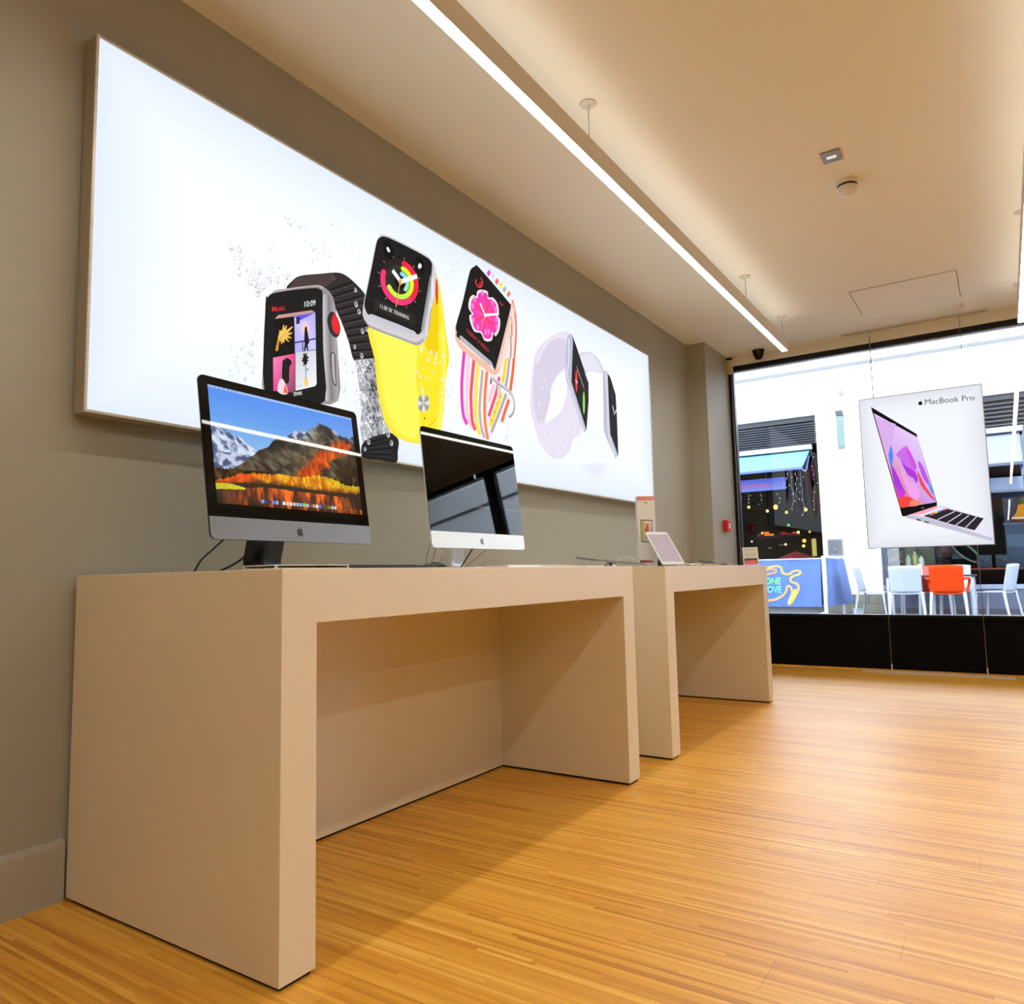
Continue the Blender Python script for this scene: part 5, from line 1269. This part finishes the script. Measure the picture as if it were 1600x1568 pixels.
def counter(label, x0, x1, z0, z1, c, s, n):
    r = thing('lit_counter', label, 'counter')
    MB().box(x0 - .05, x1 + .05, yg + .02, yg + .3, z0 - .06, z0 - .01).build('shelf', M_darkb, r)
    w = (x1 - x0) / n
    for i in range(n): MB().box(x0 + w * i + .01, x0 + w * (i + 1) - .01, yg + .05, yg + .15, z0, z1 - (.05 if i % 2 else 0), .004).build('lit_panel', emat('counter_glow', tuple(min(255, v + 14 * (i % 3)) for v in c), s), r)
counter('orange lit counter deep in the left dark passage', -2.50, -2.28, 1.655, 1.75, (250, 120, 30), 1.1, 2)
counter('dim red lit counter left of the orange one', -2.66, -2.52, 1.655, 1.71, (170, 36, 22), .8, 2)
counter('red lit counter in the middle of the left dark passage', -2.12, -1.72, 1.68, 1.72, (190, 40, 30), .9, 3)
counter('yellow lit display tower at the right of the left dark passage', -1.44, -1.34, 1.14, 1.54, (226, 214, 110), .8, 1)
pr = thing('red_parasol', 'dark red parasol top above the blue barrier', 'parasol', (-1.60, 16.2, 0))
MB().lathe([(.42, 1.08), (.22, 1.17), (.02, 1.24), (0, 1.245)], n=8, smooth=False).build('canopy', mat('dark_red_cloth', (113, 12, 20), .8), pr)
MB().tube([(0, 0, 0.02), (0, 0, 1.2)], .02, 8).build('pole', M_slatd, pr)

# pillar fittings
tag(MB().box(-.205, -.12, YB - .05, YB, 4.175, 4.30, .01).build('wall_junction_box', mat('lilac_grey_box', (96, 93, 105), .6)), 'tiny grey box high on the white pillar', 'junction box')
wl = thing('wall_lantern', 'slim pale lantern on the white pillar', 'wall lamp', (-.206, YB, 3.16))
MB().box(-.06, .06, -.16, -.04, .0, .60, .008).build('glass_body', mat('pale_mint_glass', (88, 104, 102), .6, spec=.1), wl)
MB().prism([(-.17, .70), (-.03, .58), (-.03, .60), (-.17, .72)], -.07, .07, lambda u, v, w: (w, u, v)).build('sloped_cap', M_ledge, wl)
MB().box(-.05, .05, -.15, -.05, -.03, 0).build('bottom_cap', M_ledge, wl)
MB().box(-.03, .03, -.04, 0, .25, .35).build('bracket', M_ledge, wl)
wb = thing('menu_case', 'grey glazed menu case on the white pillar above the barrier', 'notice case', (-.437, YB, 1.10))
MB().box(-.14, .14, -.07, 0, 0, .32, .008).build('case', mat('grey_case', (90, 91, 94), .4, metal=.3), wb)
MB().box(-.115, .115, -.074, -.069, .03, .29).build('panel', mat('dark_slate_panel', (36, 39, 43), .3), wb)
A = Art(lambda a, b, h: (a, -.0745 - h, b))
for i in range(6): A.poly([(-.095 + i * .032, .225), (-.073 + i * .032, .225), (-.073 + i * .032, .25), (-.095 + i * .032, .25)], (34, 36, 40))
A.poly([(-.02, .12), (.02, .12), (.02, .13), (-.02, .13)], (130, 132, 138))
A.build('panel_print', M_printd, wb)

# blue windbreak barrier with an orange outlined figure
M_blueb = mat('blue_windbreak_cloth', (46, 74, 130), 0.75, var=0.04, scale=3)
M_pole = mat('white_powdercoat', (136, 142, 152), 0.35)
BY = 12.6
bar = thing('windbreak_barrier', 'blue cloth windbreak with orange outline and green ONE LOVE lettering', 'barrier', (0, BY, 0))
bx0, bx1, bz0, bz1 = -2.5, -.392, .20, 1.02
def wave(x, z): return .012 * math.sin(x * 9 + z * 3) + .008 * math.sin(x * 23 - z * 5) * (1 - (z - bz0) / 1.2)
MB().grid(60, 12, lambda a, b: (bx0 + (bx1 - bx0) * a - .03 * (1 - b) * a, wave(bx0 + (bx1 - bx0) * a, bz0 + (bz1 - bz0) * b), bz0 + (bz1 - bz0) * b)).build('cloth', M_blueb, bar)
MB().tube([(bx0, 0, 1.03), (bx1 + .04, 0, 1.03)], .012, 8).build('top_rail', M_pole, bar)
for x in (-.352, -2.5): MB().box(x - .028, x + .028, -.03, .03, 0.0, 1.075, .006).build('post', M_pole, bar)
MB().tube([(-.352, 0, .12), (-.62, -.25, .01)], .012, 6).tube([(-.352, 0, .12), (-.352, .3, .01)], .012, 6).build('foot', M_pole, bar)
A = Art(lambda a, b, h: (a, wave(a, b) - .004 - h * 20, b))
fig = [(-1.407,0.8454),(-1.342,0.8656),(-1.288,0.8859),(-1.193,0.9104),(-1.11,0.9117),(-1.06,0.8808),(-1.047,0.8275),(-1.034,0.7902),(-0.9732,0.768),(-0.9114,0.7774),(-0.8687,0.8135),(-0.8072,0.828),(-0.7474,0.8164),(-0.7391,0.7848),(-0.7807,0.7594),(-0.8525,0.7396),(-0.9053,0.7036),(-0.913,0.6564),(-0.8792,0.6245),(-0.8197,0.6029),(-0.7868,0.5607),(-0.7846,0.5085),(-0.8076,0.4565),(-0.8526,0.373),(-0.8971,0.2999),(-0.9403,0.2527),(-0.9657,0.2526),(-0.9473,0.3102),(-0.9015,0.4045),(-0.8884,0.4568),(-0.9058,0.5093),(-0.9238,0.5514),(-0.9538,0.5622),(-0.981,0.5309),(-0.989,0.4783),(-1.033,0.4153),(-1.108,0.3627),(-1.193,0.3257),(-1.277,0.3076),(-1.393,0.2988)]
A.line(fig, .034, (190, 160, 90), 3); A.line(fig, .022, (186, 52, 4), 3); A.line(fig, .008, (200, 140, 8), 3)
inn = [(-1.387,0.8235),(-1.29,0.8538),(-1.196,0.8625),(-1.149,0.8455),(-1.162,0.8085),(-1.22,0.7883),(-1.294,0.7736),(-1.39,0.7591)]
A.line(inn, .030, (190, 160, 90), 3); A.line(inn, .018, (186, 52, 4), 3)
A.poly([(-0.8608,0.4986),(-0.8148,0.5087),(-0.852,0.3835),(-0.9185,0.2789),(-0.9388,0.2788),(-0.8913,0.4045)], (196, 136, 0))
A.text('ONE', [(-1.356,0.5979)][0], [(-1.077,0.595)][0], [(-1.351,0.7102)][0], (74, 180, 80), .02)
A.text('LOVE', [(-1.385,0.4505)][0], [(-1.073,0.4492)][0], [(-1.379,0.5606)][0], (64, 170, 120), .02)
A.build('barrier_print', dye_mat('cloth_print', .75), bar)
b2 = thing('windbreak_barrier', 'blue cloth windbreak turning from the post back to the pillar', 'barrier', (-.352, BY, 0))
ex, ey = .07, 1.28
MB().grid(16, 10, lambda a, b: (.03 + ex * a + .12 * (1 - b) * a + .015 * math.sin(a * 14), ey * a + .03, .20 + .83 * b + .02 * a * (1 - b))).build('cloth', mat('blue_windbreak_return', (54, 80, 133), .75), b2)
MB().tube([(.0, .03, 1.04), (ex, ey, 1.05)], .012, 8).build('top_rail', M_pole, b2)
MB().box(ex - .025, ex + .025, ey - .025, ey + .025, 0, 1.07, .005).build('post', M_pole, b2)
MB().box(-.05, .2, ey - .02, ey + .02, 0, .03).build('foot', M_slatd, b2)
asg = thing('pavement_board', 'pink pavement board leaning at the left end of the window sill', 'sign board', (-1.34, 12.2, 0))
MB().prism([(-.13, 0), (-.03, 0), (.03, .34), (-.03, .34)], -.02, .02, lambda u, v, w: (-u, w, v)).build('board', mat('pink_board', (180, 67, 113), .6), asg)
MB().tube([(.135, -.02, 0), (.035, -.02, .34)], .010, 6).build('edge', M_pole, asg)

# cafe chairs and table
M_chw = mat('white_chair_plastic', (133, 138, 147), 0.35, var=0.01)
M_cho = mat('orange_chair_plastic', (164, 44, 1), 0.6, var=0.02, spec=0.1)
def chair(label, x, y, rz, m, arms=False, legs=None, tint=None):
    """faces +y when rz is 0 (back towards the viewer)"""
    r = thing('cafe_chair', label, 'chair', (x, y, 0), rz, 'plastic chairs round the cafe table')
    w = .235
    def back(a, b):
        t = a * 2 - 1
        return (t * (w - .01 * (1 - b)), -.20 - .09 * b - .035 * (1 - t * t) * (.5 + b * .5), .44 + .42 * b + .012 * (1 - t * t) * b)
    MB().grid(12, 10, back).build('backrest', m, r, solid=.016)
    def seat(a, b):
        t = a * 2 - 1
        return (t * (w - .005), -.21 + .44 * b, .45 - .012 * (1 - t * t) - .01 * b * b)
    MB().grid(10, 8, seat).build('seat', m, r, solid=.022)
    lm = legs or m
    for sx in (-1, 1):
        MB().tube([(sx * (w - .015), -.20, .455), (sx * (w + .005), -.235, .22), (sx * (w + .015), -.275, .0)], [.024, .021, .017], 8).build('leg', lm, r)
        MB().tube([(sx * (w - .02), .20, .44), (sx * (w - .01), .215, .22), (sx * w, .235, .0)], [.024, .021, .017], 8).build('leg', lm, r)
        if arms:
            MB().tube(curve([(sx * (w - .01), -.25, .66), (sx * (w + .05), -.12, .665), (sx * (w + .055), .08, .65), (sx * (w + .045), .17, .58), (sx * (w + .01), .16, .44)], 4, False), .020, 8).build('armrest', m, r)
    return r
chair('white plastic chair at the left of the cafe table, seen side on', .34, 13.15, -math.pi / 2 - .12, M_chw)
chair('white plastic chair with its back to us, left of the orange chair', .905, 12.55, .03, M_chw)
chair('orange plastic armchair with its back to us', 1.485, 12.55, 0, M_cho, True, M_chw)
chair('white plastic chair behind the orange armchair', 1.52, 13.85, math.pi, M_chw)
chair('white plastic chair half hidden behind the cafe table centre', .93, 13.9, math.pi + .15, M_chw)
chair('white plastic chair at the right of the cafe table, seen side on', 2.10, 13.1, math.pi / 2 - .35, M_chw)
chair('orange red plastic chair glimpsed between the white and orange chairs', 1.25, 13.35, math.pi, mat('red_orange_plastic', (136, 37, 25), .4), False, M_chw)
ct = thing('cafe_table', 'dark topped cafe table with pale metal legs among the chairs', 'table', (1.2, 13.2, 0))
MB().box(-.66, .66, -.36, .36, .685, .71, .006).build('table_top', mat('dark_table_top', (20, 20, 25), .3), ct)
for sx in (-1, 1):
    for sy in (-1, 1): MB().box(sx * .61 - .02, sx * .61 + .02, sy * .31 - .02, sy * .31 + .02, 0, .685).build('leg', M_pole, ct)
nb = thing('napkin_holder', 'small wooden napkin block on the cafe table', 'napkin holder', (1.055, 13.2, .71))
MB().box(-.035, .035, -.03, .03, 0, .17, .004).build('block', mat('pale_wood', (163, 141, 105), .6), nb)
MB().box(-.025, .025, -.018, .018, .17, .185).build('napkins', M_white, nb)
tub = thing('plastic_tub', 'small white plastic tub on the pavement by the pillar', 'tub', (-.04, 13.9, 0))
MB().prism([(-.07, 0), (.07, 0), (.095, .10), (-.095, .10)], -.07, .07, lambda u, v, w: (u, w, v)).build('tub', M_chw, tub)
MB().box(-.1, .1, -.078, .078, .10, .108).build('rim', M_chw, tub)

# right shopfront: low panels, glass and what shows behind it
M_stall = mat('grey_blue_stallriser', (59, 63, 82), 0.5, var=0.03)
sr = thing('shopfront_base', 'grey blue panelled base of the right shopfront', 'shopfront')
for i in range(6): MB().box(.36 + i * 1.1, .36 + i * 1.1 + 1.085, YB + .10, YB + .16, .09, .44, .006).build('panel', M_stall, sr)
MB().box(.335, 7, YB + .08, YB + .18, .44, .52).build('sill', mat('pale_sill', (105, 111, 130), .5), sr)
MB().box(.335, 7, YB + .10, YB + .16, .0, .09).build('kick_strip', mat('dark_kick', (37, 42, 57), .5), sr)
MB().box(.335, .42, YB + .08, YB + .18, .52, 2.4).build('post', mat('slate_post', (45, 53, 77), .5), sr)
MB().box(.335, 7, YB + .09, YB + .17, 2.02, 2.10).build('transom', M_darkb, sr)
M_orange = mat('orange_strip', (172, 71, 12), .5)
tag(MB().box(.6, 6.5, YB + .30, YB + .33, .78, .80).build('orange_rail', M_orange), 'thin orange rail behind the right shopfront glass', 'rail')
lp = thing('table_lamp', 'glowing orange bell shaped lamp behind the right shopfront glass', 'lamp', (2.66, 15.45, 1.62))
MB().lathe([(.24, .09), (.22, .12), (.17, .17), (.14, .26), (.13, .32), (.12, .33)], n=24).build('shade', emat('orange_shade', (255, 168, 50), .95), lp)
MB().lathe([(.245, .075), (.245, .09), (.24, .095)], n=24).build('shade_rim', emat('white_rim', (255, 236, 200), 1), lp)
MB().lathe([(.12, .33), (.16, .40), (.14, .47), (.0, .48)], n=24).build('shade_top', mat('olive_glass', (113, 118, 82), .3), lp)
MB().lathe([(.25, 0), (.25, .03), (.03, .04), (.02, .09)], n=20).build('base', M_orange, lp)
cn = thing('display_cabinet', 'grey blue glazed cabinet carrying the orange lamp', 'cabinet', (0, 15.3, 0))
MB().box(2.28, 4.6, 0, .6, 1.585, 1.62).build('top', mat('pale_glass_top', (113, 125, 133), .2), cn)
MB().box(2.30, 4.6, .02, .6, .5, 1.585).build('body', mat('slate_teal', (48, 62, 73), .4), cn)
MB().box(2.32, 4.55, .0, .02, 1.18, 1.40).build('panel', mat('pale_slate', (77, 93, 102), .4), cn)
fsn = thing('folding_screen', 'grey screen standing behind the orange lamp', 'screen', (0, 16.0, 0))
MB().box(2.30, 4.55, 0, .04, 0, 2.3).build('panel', mat('grey_screen', (62, 65, 73), .5), fsn)
MB().box(2.26, 2.30, -.02, .06, 0, 2.32).build('post', M_darkb, fsn)
fp = thing('flower_pot', 'yellow and orange flowers in an orange pot behind the left edge of the glass', 'plant', (.47, 14.95, 0))
MB().lathe([(.10, .66), (.125, .84), (.13, .86), (.0, .86)], n=16).build('pot', M_orange, fp)
MB().box(-.12, .12, -.12, .12, .0, .66).build('stand', M_darkb, fp)
fl_ = MB(); rf = random.Random(9)
for i in range(70):
    a, b, c = rf.gauss(0, .08), rf.gauss(0, .06), .93 + abs(rf.gauss(0, .13))
    fl_.obox((a, b, c), (rf.random(), rf.random(), rf.random()), (rf.random() - 1, rf.random(), .1), (.1, -rf.random(), 1), .022, .016, .003)
tag(fl_.build('blossoms', mat('yellow_blossom', (172, 128, 12), .7, var=.5, scale=20), fp), kind='stuff')
for i, (dx, h, c) in enumerate(((0, .20, (206, 206, 150)), (.12, .26, (190, 176, 90)), (.22, .18, (226, 222, 190)))):
    j = thing('glass_jar', '%s of three pale jars right of the flower pot' % ('leftmost', 'middle', 'rightmost')[i], 'jar', (.72 + dx, 15.0, .86), group='jars behind the glass')
    MB().lathe([(.045, 0), (.05, .02), (.05, h * .8), (.03, h * .9), (.03, h)], n=14).build('jar', mat('pale_jar', c, .15), j)
    MB().lathe([(.034, h), (.034, h + .02), (0, h + .02)], n=14).build('lid', M_alu, j)
sh_ = thing('display_shelf', 'olive shelf carrying the pale jars', 'shelf', (.84, 15.05, 0))
MB().box(-.18, .22, -.12, .12, .83, .86).build('board', mat('olive_board', (82, 79, 43), .6), sh_)
obk = thing('olive_screen', 'olive yellow screen behind the pale jars', 'screen', (.84, 15.4, 0))
MB().box(-.2, .3, 0, .03, 0, 1.45).build('panel', mat('olive_back', (90, 85, 43), .6), obk)
MB().box(.3, .34, -.01, .04, 0, 1.47).build('post', M_darkb, obk)
MB().box(-.16, -.13, -.1, .1, 0, .83).box(.17, .20, -.1, .1, 0, .83).build('uprights', M_darkb, sh_)
sp = thing('striped_pot', 'round brown red striped pot hanging behind the glass', 'pot', (1.33, 15.0, 1.02))
for i in range(5): MB().lathe([(.10 + .035 * math.sin(i * .7), i * .045), (.11 + .035 * math.sin((i + 1) * .7), i * .045 + .043)], n=20).build('ring', mat('pot_ring', (90, 37, 26) if i % 2 else (70, 60, 56), .5), sp)
sf = thing('surfboard', 'dark oval board with pale green rim leaning behind the glass', 'board', (1.66, 15.1, 1.12))
def oval_pts(a, b, t=.5): return [(a * math.cos(q) * math.cos(t) - b * math.sin(q) * math.sin(t), a * math.cos(q) * math.sin(t) + b * math.sin(q) * math.cos(t)) for q in [math.tau * i / 28 for i in range(28)]]
MB().prism(oval_pts(.30, .12, -.75), .0, .02, lambda u, v, w: (u, w, v)).build('rim', mat('pale_green_rim', (105, 113, 82), .5), sf)
MB().prism(oval_pts(.26, .085, -.75), -.006, .0, lambda u, v, w: (u, w, v)).build('face', M_dark, sf)
MB().box(.1, .14, .02, .04, -1.1, .0).build('prop', M_darkb, sf)
pn = thing('poster_board', 'pale grey blue board behind the shopfront glass under the hanging advert', 'board', (1.52, 15.25, .98))
MB().box(-.09, .15, 0, .02, 0, .5).build('board', mat('pale_board', (105, 119, 125), .6), pn); MB().box(0, .04, .02, .04, -.98, .4).build('post', M_darkb, pn)
for i, (x, rz) in enumerate(((1.95, .2), (2.24, -.15))):
    cu = thing('patterned_cushion', ('left' if i == 0 else 'right') + ' black and white patterned cushion behind the glass', 'cushion', (x, 14.9, .80), rz)
    MB().grid(10, 10, lambda a, b: ((a - .5) * .24, -.05 * (math.sin(a * math.pi) * math.sin(b * math.pi)) ** .5, b * .24)).grid(10, 10, lambda a, b: ((a - .5) * .24, .05 * (math.sin(a * math.pi) * math.sin(b * math.pi)) ** .5, b * .24)).build('cover', mat('patterned_cloth', (65, 68, 70), .8, var=.95, scale=34), cu)
bn = thing('display_bench', 'dark bench carrying the patterned cushions', 'bench', (2.1, 14.95, 0))
MB().box(-.4, .6, -.2, .25, .74, .80).build('seat', M_darkb, bn); MB().box(-.35, .55, -.15, .2, 0, .74).build('base', M_dark, bn)
# glass of the right shopfront
gl = tag(MB().box(.42, 7, YB + .125, YB + .135, .52, 3.27).build('shopfront_glass', glass_mat('shopfront_glass', (.86, .9, .95))), 'large glass sheet of the right shopfront', 'window')
gl['kind'] = 'structure'
